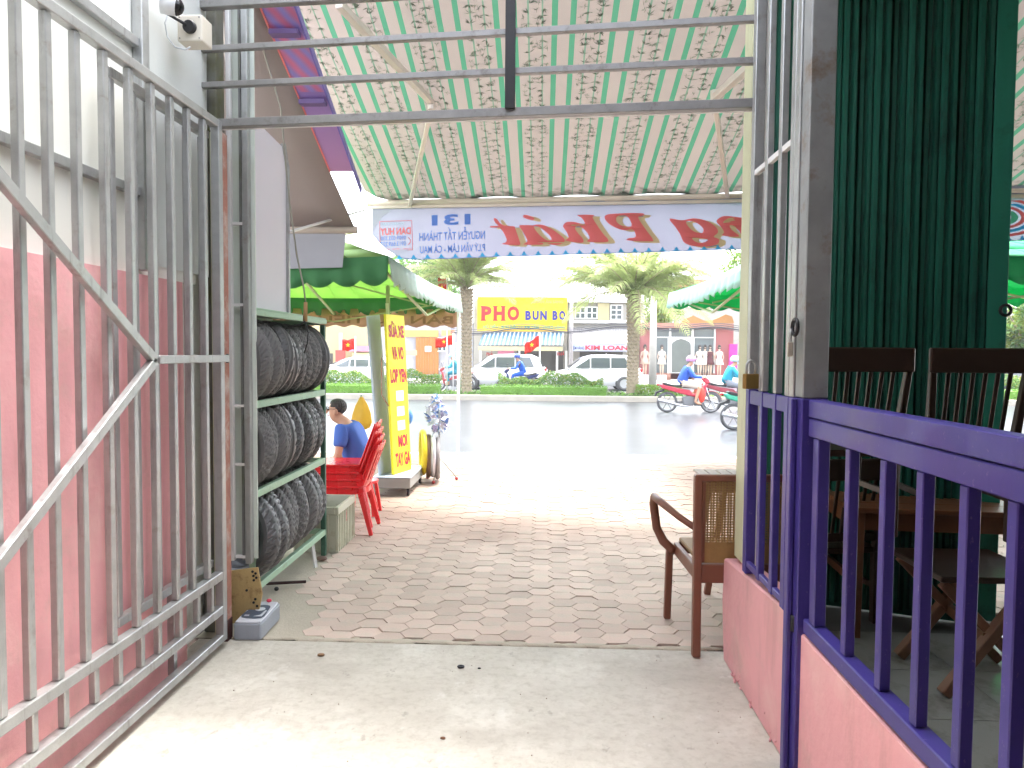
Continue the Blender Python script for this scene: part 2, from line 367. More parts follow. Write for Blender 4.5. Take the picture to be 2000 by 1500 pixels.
# back wall of the passage
bw = thing('back_wall', 'plain grey wall closing the passage behind the camera', 'wall', (0, -5, 0))
m = MB(); m.b(-1.98, 7.3, -5.15, -5, 0, 3.88); m.build('render', mat('grey_render', (.4, .38, .35), .9), bw)

# dining room on the right
room_floor = mat('glossy_floor_tile', (.3, .31, .28), .12, 0, .15, 2, .02, 20, dirt=((.14, .13, .11), .3, 3))
q = MB(); q.prism([(1.09, -5), (7.3, -5), (7.3, 4.3), (3.1, 4.35), (1.3, 4.8), (1.2, 3.8), (1.09, 3.75)], (0, 0, -.2), (1, 0, 0), (0, 1, 0), (0, 0, .202)); fl = q.build('dining_floor', mat('floor_grout', (.1, .1, .09), .8), kind='structure'); ORG[fl] = Vector()
tp = MB(); tp.b(-.247, .247, -.247, .247, -.004, .004); t_ = tp.build('floor_tile', object_random(room_floor, .06)); tme = t_.data; bpy.data.objects.remove(t_)
for i in range(10):
    for j in range(9):
        if .9 + j * .5 > 4.2 or 1.35 + i * .5 > 7: continue
        o = bpy.data.objects.new('floor_tile', tme); COL.objects.link(o); o.parent = fl; o.location = (1.35 + i * .5, .9 + j * .5, .003)
rw = thing('dining_wall', 'dark side wall at the far end of the dining room', 'wall', (7.3, 0, 0))
m = MB(); m.b(7.3, 7.45, -5, 4.6, 0, 3.88); m.build('render', mat('dim_wall', (.16, .2, .17), .9), rw)
# low pink wall with purple railing
lw = thing('low_wall', 'low pink rendered wall under the purple railing', 'wall', (1.0, 1, 0))
m = MB(); m.b(.965, 1.085, -4.9, 2.66, 0, .565); m.build('rendered_wall', pink_wall, lw, bevel=.006)
m = MB(); m.prism([(2.80, 0), (3.73, 0), (3.78, .3), (3.76, .53), (3.6, .545), (2.80, .60)], (.958, 0, 0), (0, 1, 0), (0, 0, 1), (.13, 0, 0)); m.build('rendered_wall', pink_wall, lw, bevel=.008)
m = MB()
for k in range(34):
    y = random.uniform(1.2, 3.7); z = abs(random.gauss(0, .03)); s_ = random.uniform(.004, .013)
    if 2.62 < y < 2.84: continue
    m.box((.955 + random.uniform(-.004, .004), y, z), (s_ * .7, s_ * 2, s_ * 1.3), (random.uniform(-.6, .6), random.uniform(-.4, .4), random.uniform(-.6, .6)))
m.build('crumbled_plaster', pink_wall, lw, smooth=True, kind='stuff')

# railing (near section)
rl = thing('railing', 'purple painted steel railing with square balusters on the low pink wall', 'railing', (1.0, 1.2, .6))
m = MB(); m.b(.965, 1.02, -4.8, 2.64, 1.372, 1.436); m.build('top_rail', purple, rl, bevel=.004)
m = MB(); m.b(.967, 1.018, -4.8, 2.64, 1.302, 1.368); m.build('second_rail', purple, rl, bevel=.004)
m = MB(); m.b(.965, 1.02, -4.8, 2.64, .575, .63); m.build('bottom_rail', purple, rl, bevel=.004)
for px in (1648, 1715, 1785, 1868, 1960, 2090, 2260, 2500):
    y = .975 * 1400 / (px - 1060)
    m = MB(); m.b(.975, 1.008, y - .017, y + .017, .632, 1.30); m.build('baluster', purple, rl, bevel=.003)
m = MB(); m.b(.97, 1.012, 2.55, 2.60, .632, 1.30); m.build('end_stile', purple, rl, bevel=.003)
# corner post: galvanised above, purple below
cp = thing('corner_post', 'square steel post, grey above and purple below, at the corner of the railing', 'post', (1.03, 2.7, 0))
m = MB(); m.b(.95, 1.042, 2.66, 2.74, 1.44, 3.88); m.build('upper_post', mat('mottled_steel', (.3, .31, .31), .55, .35, .35, 8, .08, 60, dirt=((.2, .12, .06), .25, 6)), cp, bevel=.004)
m = MB(); m.b(.948, 1.044, 2.658, 2.742, 0.0, 1.438); m.build('purple_post', purple, cp, bevel=.004)
m = MB(); m.b(.925, .946, 2.70, 2.735, .0, 1.437); m.build('hinge_stile', purple, cp, bevel=.004)
m = MB(); m.tube([(.96, 2.70, .62), (.96, 2.70, .56)], .022, 10); m.build('hinge', black_paint, cp, smooth=True)

# folding lattice gate section between post and door end
lg = thing('folding_grille', 'tall steel bar grille, silver above and purple below, beside the cream post', 'grille', (.97, 3.2, 0))
zs = 1.436
def stile(x0, x1, y0, y1, z0, name='bar'):
    m = MB(); m.b(x0, x1, y0, y1, zs + .002, 3.88); m.build(name, steel, lg, bevel=.003)
    m = MB(); m.b(x0, x1, y0, y1, z0, zs); m.build(name, purple, lg, bevel=.003)
stile(.945, .98, 2.80, 2.845, .60)
stile(.945, .98, 2.748, 2.796, .02)
for y in (3.0, 3.18): stile(.955, .983, y - .018, y + .018, .60)
stile(.955, 1.0, 3.36, 3.41, .57)
m = MB(); m.b(.958, .98, 2.85, 3.36, 2.415, 2.44); m.build('cross_rail', white_metal, lg, bevel=.002)
for (a, c) in ((2.85, 2.98), (3.02, 3.16), (3.20, 3.355)):
    m = MB(); m.b(.958, .98, a, c, 1.37, 1.432); m.build('mid_rail', purple, lg, bevel=.003)
    m = MB(); m.b(.958, .98, a, c, .605, .635); m.build('bottom_rail', purple, lg, bevel=.003)
ps = thing('cream_post', 'tall cream painted post at the right end of the passage opening', 'post', (1.04, 3.7, 0))
m = MB(); m.b(.995, 1.06, 3.56, 3.70, .56, 3.88); m.build('post_shaft', cream, ps, bevel=.004)
m = MB(); m.b(1.003, 1.05, 3.50, 3.557, .56, 3.88); m.build('edge_strip', white_metal, ps, bevel=.003)

def padlock(label, c, s, col, rz):
    t = thing('padlock', label, 'padlock', (0, 0, 0))
    m = MB(); m.b(-.5 * s, .5 * s, -.17 * s, .17 * s, -.9 * s, 0); m.build('lock_body', col, t, bevel=.06 * s, seg=2)
    m = MB(); m.tube([(-.33 * s, 0, -.05 * s), (-.33 * s, 0, .45 * s)] + [(-.33 * s * cos(a), 0, .45 * s + .33 * s * sin(a)) for a in [pi * k / 8 for k in range(1, 8)]] + [(.33 * s, 0, .45 * s), (.33 * s, 0, -.05 * s)], .075 * s, 8); m.build('shackle', steel, t, smooth=True)
    place(t, c, rz); return t
brass = mat('brass', (.42, .26, .08), .35, .7, .15)
p = PX(1471, 730, .94); padlock('brass padlock hanging open-shackled on the grille beside the cream post', (.93, p.y, p.z), .075, brass, radians(25))
p = PX(1551, 668, .93); padlock('pale padlock hanging from a black ring on the grille by the corner post', (.915, p.y, p.z), .06, mat('pale_metal', (.5, .47, .4), .35, .6, .1), radians(75))
m = MB(); m.tube([(.932, p.y + .03 * cos(a), p.z + .055 + .03 * sin(a)) for a in [2 * pi * k / 12 for k in range(13)]], .007, 7)
tag(m.build('lock_ring', black_paint, smooth=True), 'black steel ring through the grille above the pale padlock', 'ring')

# ---------------------------------------------------------------- left gate
gt = thing('steel_gate', 'open galvanised steel gate leaf with vertical bars standing along the left wall', 'gate', (-1.71, 3.7, 0))
Y0, Y1 = 1.0, 3.70
for nm, z, hgt in (('top_rail', 2.775, .04), ('middle_rail', .40, .045), ('lower_rail', .215, .045), ('bottom_rail', .06, .04)):
    m = MB(); m.b(-1.735, -1.69, Y0, Y1, z - hgt / 2, z + hgt / 2); m.build(nm, steel, gt, bevel=.003)
m = MB(); m.b(-1.735, -1.69, Y1, Y1 + .045, .04, 2.795); m.build('stile', steel, gt, bevel=.003)
ys = [2394 / (1060 - px) for px in (-330, -240, -160, -90, -33, 29, 88, 145, 200, 250, 293, 331, 364, 395)]
for y in ys:
    m = MB(); m.b(-1.728, -1.70, y - .045, y - .013, .425, 2.752); m.build('bar', steel, gt, bevel=.003)
for y in [2394 / (1060 - px) for px in (-250, -120, 30, 96, 160, 210, 256, 292, 335, 372, 400)]:
    m = MB(); m.b(-1.728, -1.70, y - .04, y - .012, .24, .375); m.build('short_bar', steel, gt, bevel=.003)
apex = (-1.672, 3.02, 1.553)
for a, b_ in (((-1.672, 1.35, 2.66), apex), ((-1.672, 1.35, .42), apex)):
    m = MB(); m.bar(a, b_, .03, .042); m.build('brace', steel, gt, bevel=.003)
m = MB(); m.bar((-1.672, 3.04, 1.556), (-1.672, 3.735, 1.556), .028, .038); m.build('brace', steel, gt, bevel=.003)
# second folded leaf behind
g2 = thing('folded_gate', 'second steel gate leaf folded behind the open one, against the pink wall', 'gate', (-1.77, 3.7, 0))
for z in (2.72, .46): 
    m = MB(); m.b(-1.785, -1.75, 2.86, 3.72, z - .02, z + .02); m.build('rail', steel, g2, bevel=.003)
for k in range(6):
    y = 2.88 + k * .158; m = MB(); m.b(-1.783, -1.752, y - .016, y + .016, .485, 2.695); m.build('bar', steel, g2, bevel=.003)
m = MB(); m.b(-1.783, -1.752, 3.3, 3.33, .04, .435); m.build('foot', steel, g2)
# jamb group
jb = thing('concrete_column', 'dark stained column carrying the left ends of the overhead bars', 'column', (-1.83, 3.8, 0))
m = MB(); m.b(-1.905, -1.80, 3.92, 4.02, 0, 3.88); m.build('shaft', mat('stained_concrete', (.17, .17, .15), .85, 0, .4, 5, .3, 30, dirt=((.12, .12, .04), .45, 3)), jb, bevel=.006)
jb = thing('gate_jamb', 'rust streaked steel door jamb beside the dark column', 'jamb', (-1.7, 3.8, 0))
m = MB(); m.b(-1.785, -1.758, 3.80, 3.84, 0, 2.76); m.build('cream_strip', cream, jb, bevel=.002)
m = MB(); m.b(-1.752, -1.716, 3.80, 3.86, 0, 2.76); m.build('rusty_tube', rust, jb, bevel=.003)
m = MB(); m.b(-1.755, -1.713, 3.797, 3.863, 0.0, .12); m.build('dark_foot', mat('dark_rust', (.06, .02, .02), .8), jb, bevel=.003)
m = MB(); m.tube([(-1.70, 3.80 + .018 * cos(a), 1.555 + .02 * sin(a)) for a in [2 * pi * k / 10 for k in range(11)]], .006, 6); m.build('latch_ring', black_paint, jb, smooth=True)
fr = thing('panel_frame', 'white steel frame with narrow pale panels between jamb and tyre rack', 'frame', (-1.75, 4.0, 0))
m = MB(); m.b(-1.80, -1.775, 4.03, 4.06, .38, 3.88); m.build('stile', white_metal, fr, bevel=.003)
m = MB(); m.b(-1.80, -1.66, 4.09, 4.10, .38, 3.88); m.build('sheet', mat('pale_green_sheet', (.66, .72, .66), .5, .1, .06), fr)
m = MB(); m.b(-1.735, -1.722, 4.05, 4.08, .38, 3.88); m.build('dark_channel', steel_dark, fr)
m = MB(); m.b(-1.715, -1.68, 4.04, 4.085, .36, 3.88); m.build('stile', steel, fr, bevel=.003)
for z in (2.32, 1.86, 1.28, .94, .4):
    m = MB(); m.b(-1.774, -1.716, 4.045, 4.07, z - .008, z + .008); m.build('cross_piece', white_metal, fr)
ply = mat('rusty_yellow_plate', (.5, .36, .16), .8, 0, .25, 6, .2, 50, dirt=((.15, .07, .03), .25, 12))
pl = thing('rusty_plate', 'rusty yellow steel plate with drilled holes standing below the white frame', 'plate', (-1.72, 4.0, 0))
m = MB(); m.prism([(-1.80, .02), (-1.63, .05), (-1.60, .2), (-1.625, .355), (-1.80, .33)], (0, 4.0, 0), (1, 0, 0), (0, 0, 1), (0, .008, 0)); m.build('plate', ply, pl)
m = MB()
for x, z in ((-1.655, .33), (-1.637, .32), (-1.65, .305), (-1.633, .295), (-1.648, .28), (-1.69, .22), (-1.64, .17), (-1.65, .15), (-1.63, .13), (-1.66, .09), (-1.64, .085), (-1.655, .07), (-1.7, .06), (-1.73, .05)):
    m.tube([(x, 3.996, z), (x, 4.001, z)], .0075, 8)
m.build('drilled_hole', black_paint, pl, kind='stuff')

# ---------------------------------------------------------------- overhead transom
tg = thing('overhead_grille', 'horizontal steel bars over the passage opening with one black upright', 'grille', (0, 3.6, 2.9))
def hb(l, r, th, yl=3.86, yr=3.42, nm='bar'):
    a = PY(l[0], l[1], yl); c = PY(r[0], r[1], yr); m = MB(); m.bar(a, c, th, th * .9); m.build(nm, mat('weathered_shaded_steel', (.24, .235, .23), .4, .4, .3, 12, .06, 90, dirt=((.12, .1, .09), .2, 9)), tg, bevel=.003)  # base darkened for the shade on the bars' near sides, plus dirt specks
hb((378, 98), (1482, 37), .034); hb((388, 168), (1482, 119), .034)
hb((412, 243), (1484, 203), .048, nm='lintel_bar')
a = PY(412, 252, 3.90); c = PY(1484, 214, 3.46); m = MB(); m.bar(a, c, .018, .014); m.build('door_track', white_metal, tg)
hb((372, 12), (1486, -48), .045, nm='top_bar')
yb = 3.60
a = PY(996, 212, yb - .03); c = PY(996, -60, yb - .03); m = MB(); m.bar((a.x, yb - .03, a.z), (a.x, yb - .03, c.z), .05, .02, up=(0, 1, 0)); m.build('upright', black_paint, tg, bevel=.002)

# camera + box
bx = thing('junction_box', 'square cream plastic junction box on the column under the roof', 'box', (-1.75, 3.78, 3.25))
a = PY(345, 28, 3.45); c = PY(395, 80, 3.45)
m = MB(); m.b(a.x, c.x, 3.45, 3.56, c.z, a.z); m.build('housing', mat('cream_plastic', (.62, .58, .5), .5, 0, .05), bx, bevel=.008, seg=2)
m = MB()
for sx in (a.x + .014, c.x - .014):
    for sz in (a.z - .014, c.z + .014): m.tube([(sx, 3.448, sz), (sx, 3.452, sz)], .004, 6)
m.build('screw', steel_dark, bx, kind='stuff')
cm = thing('security_camera', 'small round black camera on an arm fixed to the cream junction box', 'camera', (-1.72, 3.66, 3.26))
k0 = PY(370, 52, 3.44)
m = MB(); m.tube([k0 + Vector((0, .02, 0)), k0 + Vector((0, -.012, 0))], .031, 18); m.build('camera_base', black_paint, cm, smooth=False, bevel=.004)
m = MB(); m.tube([k0, k0 + Vector((-.09, -.05, .045))], .008, 8); m.build('arm', black_paint, cm, smooth=True)
k1 = PY(341, 12, 3.34)
m = MB(); m.ball(k1, .042, 14, 10); m.build('camera_head', mat('gloss_black', (.012, .012, .013), .15), cm, smooth=True)
m = MB(); m.tube([k1 + Vector((.01, .0, .0)), k1 + Vector((-.05, -.02, .01))], [.045, .05], 16); m.build('shroud', mat('white_plastic', (.72, .74, .76), .4), cm, smooth=True)
cb = MB(); pts = [PY(*q, 3.43) for q in ((330, 20), (322, 45), (327, 72), (342, 92), (362, 97), (372, 92))]; cb.tube([Vector(p) for p in pts], .0035, 6)
tag(cb.build('camera_cable', mat('grey_cable', (.45, .47, .5), .5), smooth=True), 'thin grey cable looping round the cream junction box', 'cable')
# ================================================================ AWNING + BANNER
AW = PY(722, 391, 8.0); AWB = PY(1450, 376, 7.23)
k_e = (AWB - AW) / (AWB.x - AW.x)          # per metre of x
tan_s = math.tan(radians(16.2))
def awn(x, t, lift=0.0):
    s = -.05 * sin(pi * min(1, t / 4.0)) - .008 * sin(x * 7.6)
    return AW + k_e * x + Vector((0, -t, t * tan_s + s - lift))
def awning_mat():
    m = mat('bamboo_stripe_canvas', (.4, .355, .325), .8, 0, .06, 2, .1, 200, trans=.08)
    N, L, b = nodes_of(m); tc = N.new('ShaderNodeTexCoord'); sx = N.new('ShaderNodeSeparateXYZ'); L.new(tc.outputs['Object'], sx.inputs[0])
    a = N.new('ShaderNodeMath'); a.operation = 'MULTIPLY_ADD'; a.inputs[1].default_value = 1 / .41; a.inputs[2].default_value = (AW.x - .04) / .41 + 10
    L.new(sx.outputs[0], a.inputs[0]); f = N.new('ShaderNodeMath'); f.operation = 'FRACT'; L.new(a.outputs[0], f.inputs[0])
    r = N.new('ShaderNodeValToRGB'); r.color_ramp.interpolation = 'CONSTANT'; cr = r.color_ramp
    P = (.4, .355, .325, 1); G = (.085, .31, .19, 1); S = (.19, .33, .24, 1)
    cr.elements[0].position = 0; cr.elements[0].color = G; cr.elements[1].position = .1; cr.elements[1].color = P
    for pos, c in ((.31, G), (.41, P), (.585, S), (.615, P), (.825, S), (.855, P)):
        e = cr.elements.new(pos); e.color = c
    L.new(f.outputs[0], r.inputs[0])
    # mildew along the lower hem
    d = N.new('ShaderNodeVectorMath'); d.operation = 'DOT_PRODUCT'; L.new(tc.outputs['Object'], d.inputs[0]); d.inputs[1].default_value = (k_e.y, -1, 0)
    n = N.new('ShaderNodeTexNoise'); n.inputs['Scale'].default_value = 9; n.inputs['Detail'].default_value = 6; L.new(tc.outputs['Object'], n.inputs['Vector'])
    s1 = N.new('ShaderNodeMath'); s1.operation = 'MULTIPLY_ADD'; s1.inputs[1].default_value = .5; s1.inputs[2].default_value = -.12; L.new(n.outputs[0], s1.inputs[0])
    lt = N.new('ShaderNodeMath'); lt.operation = 'SUBTRACT'; L.new(s1.outputs[0], lt.inputs[0]); L.new(d.outputs['Value'], lt.inputs[1])
    mr = N.new('ShaderNodeMapRange'); mr.inputs[1].default_value = -.02; mr.inputs[2].default_value = .16; L.new(lt.outputs[0], mr.inputs[0])
    mx = N.new('ShaderNodeMix'); mx.data_type = 'RGBA'; mx.inputs[7].default_value = (.04, .05, .04, 1); L.new(mr.outputs[0], mx.inputs[0]); L.new(r.outputs[0], mx.inputs[6])
    L.new(mx.outputs[2], b.inputs['Base Color'])
    for nd in N:
        if nd.type == 'BSDF_TRANSLUCENT': L.new(mx.outputs[2], nd.inputs[0])
    return m
aw = thing('striped_awning', 'pink and green striped awning with bamboo print sloping down over the pavement', 'awning', AW)
m = MB(); nx, nt_ = 84, 16; X1 = 8.4
for i in range(nx + 1):
    for j in range(nt_ + 1):
        x = X1 * i / nx; t = 4.15 * j / nt_
        if i < 3: t = max(t, (.22, .08, .02)[i])
        m.v.append(awn(x, t))
for i in range(nx):
    for j in range(nt_): a = i * (nt_ + 1) + j; m.f.append((a, a + nt_ + 1, a + nt_ + 2, a + 1)); m.m.append(0)
m.build('fabric', awning_mat(), aw, smooth=True, fix=False)
leafm = mat('bamboo_print_ink', (.14, .19, .14), .9, 0, .4, 12, 0, trans=.3)
leafl = mat('bamboo_print_light', (.2, .27, .2), .9, 0, .3, 12, 0, trans=.3)
m = MB(); rnd = random.Random(3)
x0p = (-AW.x + .04) % .41
def decal(x, t, ang, ln, wd, mi):
    d = (sin(ang), cos(ang)); n_ = (d[1], -d[0])
    p = [(x, t), (x + d[0] * ln * .4 + n_[0] * wd, t + d[1] * ln * .4 + n_[1] * wd), (x + d[0] * ln, t + d[1] * ln), (x + d[0] * ln * .4 - n_[0] * wd, t + d[1] * ln * .4 - n_[1] * wd)]
    if min(q[0] for q in p) < .06 or min(q[1] for q in p) < .05: return
    m.poly([awn(q[0], q[1], .003) for q in p], mi)
for k in range(-1, 20):
    for off in (.6, .84):
        x = x0p + k * .41 + off * .41
        if x < .15 or x > 8: continue
        t = .1 + rnd.random() * .1
        while t < 3.9:
            xx = x + rnd.uniform(-.012, .012)
            base = rnd.choice((0, pi)) ; mi = 0 if rnd.random() < .6 else 1
            for q in range(rnd.randint(4, 7)): decal(xx, t, base + rnd.uniform(-1.5, 1.5), rnd.uniform(.03, .06), rnd.uniform(.0028, .0048), mi)
            if rnd.random() < .75:
                x2 = x + rnd.choice((-1, 1)) * rnd.uniform(.025, .045); decal(x2, t + .02, rnd.uniform(-.3, .3), rnd.uniform(.05, .09), .0016, 0)
                for q in range(3): decal(x2, t + .05, rnd.uniform(-2, 2), rnd.uniform(.02, .04), .003, 1)
            t += rnd.uniform(.05, .1)
m.build('bamboo_print', [leafm, leafl], aw, kind='stuff', fix=False)
bar_m = mat('beige_steel', (.62, .54, .46), .45, .1, .08)
m = MB(); m.tube([awn(-.02, 0) + Vector((0, .0, -.035)), awn(8.4, 0) + Vector((0, .0, -.035))], .034, 12); m.build('front_bar', bar_m, aw, smooth=True)
m = MB(); m.bar(awn(0, 0) + Vector((0, -.02, -.085)), awn(8.4, 0) + Vector((0, -.02, -.085)), .03, .03); m.build('lower_bar', bar_m, aw)
arm_m = mat('arm_white_steel', (.72, .66, .6), .4, .2, .06)
def arm(pa, pb, pc, ya, yb, yc):
    a = PY(*pa, ya); b = PY(*pb, yb); c = PY(*pc, yc)
    q = MB(); q.bar(a, b, .055, .05); q.build('folding_arm', arm_m, aw, bevel=.004)
    q = MB(); q.bar(b + Vector((0, 0, -.03)), c, .04, .04); q.build('folding_arm', arm_m, aw, bevel=.004)
    q = MB(); q.tube([b + Vector((0, 0, -.06)), b + Vector((0, 0, .05))], .035, 12); q.build('elbow', arm_m, aw, smooth=False)
arm((662, 8), (843, 200), (800, 403), 4.7, 6.1, 7.9)
arm((1475, 120), (1396, 190), (1421, 383), 4.6, 5.7, 7.2)
q = MB(); q.tube([PY(430, 493, 4.05), PY(722, 407, 7.97)], .012, 8); q.build('stay_rod', white_metal, aw, smooth=True)

ed = Vector((k_e.x, k_e.y, 0)).normalized(); bn = Vector((ed.y, -ed.x, 0))      # towards the camera
B0 = AW + Vector((0, -.02, 0))
def PB(px, py, off=0.0):
    d = ray(px, py); t = (B0 - CAM_LOC).dot(bn) / d.dot(bn); p = CAM_LOC + d * t
    u = (p - B0).dot(ed); zz = AW.z - p.z
    return p + bn * (off + .012 * sin(u * 5.3) * min(1, zz) * 1.2 + .006 * sin(u * 13 + zz * 6))
bnr = thing('shop_banner', 'white vinyl banner with mirrored red and blue lettering hanging from the awning edge', 'banner', B0)
vinyl = mat('banner_vinyl', (.31, .31, .4), .45, 0, .05, 3, .1, 8, trans=.3)
m = MB(); cols = 100; rows = 6
top_l, top_r = (727, 409), (2100, 357)
def bpx(i, j):
    f = i / cols; px = 727 + f * (2080 - 727)
    tp = 408 - (px - 727) * .0372; bt = 508 - (px - 770) * .0315
    if px < 790: bt = tp + (bt - tp) * min(1, .28 + .72 * math.sqrt(max(0, (px - 722) / 68)))
    return px, tp + (bt - tp) * j / rows
for i in range(cols + 1):
    for j in range(rows + 1): m.v.append(PB(*bpx(i, j)))
for i in range(cols):
    for j in range(rows): a = i * (rows + 1) + j; m.f.append((a, a + 1, a + rows + 2, a + rows + 1)); m.m.append(0)
m.build('vinyl_sheet', vinyl, bnr, smooth=True, fix=False)
m = MB(); m.tube([PB(*bpx(i, rows)) for i in range(0, cols + 1, 2)], .004, 5); m.build('hem', mat('hem_blue', (.2, .25, .5), .6), bnr)
b_red = mat('print_red', (.8, .17, .17), .5, 0, .04, 3, 0, trans=.3); b_yel = mat('print_yellow', (.62, .48, .26), .5, 0, .08, 8, 0, trans=.3)
b_blue = mat('print_blue', (.1, .22, .62), .5, 0, .05, 3, 0, trans=.3); b_sky = mat('print_sky_blue', (.05, .4, .72), .5, 0, .05, 3, 0, trans=.3)
b_wht = mat('print_white', (.8, .82, .85), .5, 0, .03, 3, 0, trans=.3)
def put_px(me, fn, name, mt, parent):
    org = ORG[parent]
    for p in me.vertices: p.co = fn(p.co.x, p.co.y) - org
    me.materials.clear(); me.materials.append(mt); me.name = name
    ob = bpy.data.objects.new(name, me); COL.objects.link(ob); ob.parent = parent; return ob
S5 = lambda pts: [(900 + x / 2.778, y / 2.778) for x, y in pts]
S3 = lambda pts: [(700 + x / 5, 380 + y / 5) for x, y in pts]
GL = [
 [S3([(1325, 240), (1352, 238), (1390, 285), (1440, 305), (1525, 312), (1532, 330), (1572, 440), (1580, 492), (1500, 494), (1405, 484), (1440, 468), (1450, 440), (1420, 375), (1390, 332), (1372, 325), (1298, 325), (1297, 312), (1368, 306), (1345, 282)])],
 [S3([(1572, 304), (1650, 300), (1705, 303), (1745, 295), (1810, 300), (1880, 332), (1955, 382), (2010, 430), (2012, 462), (1965, 487), (1890, 490), (1800, 462), (1795, 488), (1620, 490), (1652, 462), (1640, 420), (1600, 350)]), S3([(1715, 318), (1775, 322), (1862, 395), (1885, 440), (1840, 445), (1770, 395)])],
 [S3([(1610, 206), (1645, 200), (1712, 226), (1716, 248), (1690, 251), (1622, 230)])],
 [S5([(636, 1168), (722, 1168), (716, 1182), (745, 1230), (778, 1275), (798, 1298), (792, 1314), (690, 1312), (700, 1292), (682, 1258), (652, 1232), (626, 1230), (622, 1244), (640, 1270), (665, 1300), (655, 1318), (570, 1306), (586, 1290), (575, 1260), (555, 1228), (573, 1206), (615, 1205), (660, 1217), (674, 1210), (655, 1182)])],
 [S5([(788, 1168), (840, 1160), (985, 1158), (985, 1172), (963, 1182), (1000, 1240), (1030, 1280), (1042, 1300), (1032, 1310), (908, 1306), (912, 1294), (946, 1288), (946, 1265), (930, 1246), (880, 1250), (820, 1226), (784, 1192)]), S5([(850, 1174), (902, 1174), (928, 1226), (880, 1228), (846, 1204)])],
 [S5([(1133, 1188), (1200, 1196), (1262, 1185), (1325, 1196), (1380, 1230), (1395, 1262), (1372, 1286), (1400, 1300), (1392, 1326), (1340, 1338), (1268, 1336), (1212, 1316), (1190, 1272), (1162, 1230)]), S5([(1222, 1204), (1268, 1204), (1312, 1236), (1312, 1262), (1280, 1262), (1244, 1240)]), S5([(1258, 1290), (1340, 1300), (1312, 1318), (1274, 1312)])],
 [S5([(1395, 1190), (1430, 1174), (1500, 1180), (1560, 1190), (1600, 1230), (1620, 1285), (1540, 1285), (1505, 1250), (1480, 1226), (1458, 1226), (1470, 1250), (1510, 1284), (1420, 1280), (1427, 1262), (1410, 1232), (1388, 1206)])],
]
def blob(loops): return flat_shape([crom(l, 4) for l in loops])
for gl in GL:
    sh = [[(x + 13, y + 3) for x, y in l] for l in gl]
    put_px(blob(sh), lambda x, y: PB(x, y, .005), 'letter_shadow', b_yel, bnr)
    put_px(blob(gl), lambda x, y: PB(x, y, .010), 'red_letter', b_red, bnr)
def btext(body, x0, x1, y0, y1, mt, bold=.02, shear=0):
    me = text_mesh(body, bold, shear); co = [p.co.copy() for p in me.vertices]
    ax = min(c.x for c in co); bx_ = max(c.x for c in co); ay = min(c.y for c in co); by = max(c.y for c in co)
    sl = -.033
    for p, c in zip(me.vertices, co):
        f = (c.x - ax) / (bx_ - ax); px = x1 - f * (x1 - x0); p.co = (px, y1 - (c.y - ay) / (by - ay) * (y1 - y0) + sl * (px - x0), 0)
    put_px(me, lambda x, y: PB(x, y, .006), 'lettering', mt, bnr)
btext('131', 843, 919, 420, 441, b_blue, .04)
btext('NGUYỄN TẤT THÀNH', 819, 948, 446, 471, b_blue, .015)
btext('P.LÝ VĂN LÂM - CÀ MAU', 820, 948, 476, 495, b_blue, .015)
btext('DAN HUY', 743, 803, 446, 460, b_red, .03)
btext('0909 033.330', 744, 794, 462, 470, b_blue, .01); btext('0913.669.227', 744, 794, 473, 482, b_blue, .01)
btext('QUANG CAO', 745, 790, 436, 441, mat('print_teal', (.3, .55, .6), .5, trans=.3), .0)
btext('IN BAT - HIFLEX - DECAL', 747, 803, 486, 489, b_red, .0)
m = MB()
for (xa, ya, xb, yb_) in ((742, 433, 805, 431), (742, 433, 743, 488), (743, 490, 806, 488), (805, 431, 806, 488)): m.tube([PB(xa, ya, .004), PB(xb, yb_, .004)], .003, 5)
m.tube([PB(798, 464, .006), PB(802, 468, .006), PB(802, 474, .006), PB(798, 478, .006)], .004, 5)
m.build('printed_frame', b_red, bnr)
m = MB()
px = 781
while px < 2060:
    y = 508 - (px - 770) * .0315 - 1
    pts = [(px - 9, y + .2), (px - 4, y - 1.5), (px - 2.5, y - 5), (px, y - 8.5), (px + 3, y - 4), (px + 5, y - 1.5), (px + 9, y - .2)]
    m.poly([PB(a, c, .006) for a, c in pts]); px += 27
m.build('wave_edge_print', b_sky, bnr, kind='stuff', fix=False)
m = MB(); m.poly([PB(a, c, .005) for a, c in ((729, 411), (765, 411), (748, 422), (735, 440), (729, 452))]); m.build('grey_corner_print', mat('print_grey', (.42, .43, .5), .5, trans=.2), bnr, fix=False)
# swirl emblem seen beyond the shutter
for i, (r0, r1, mt) in enumerate(((92, 80, b_red), (74, 62, b_sky), (56, 46, b_red), (40, 26, mat('print_green', (.1, .5, .3), .5, trans=.3)))):
    pts = [(1948 + r0 * cos(a), 425 - .42 * r0 * sin(a)) for a in [pi * k / 24 * 2 - pi / 2 for k in range(12, 40)]]; pts2 = [(1948 + r1 * cos(a), 425 - .42 * r1 * sin(a)) for a in [pi * k / 24 * 2 - pi / 2 for k in range(12, 40)]][::-1]
    me = flat_shape([pts + pts2]); put_px(me, lambda x, y: PB(x, y, .006), 'swirl_print', mt, bnr)

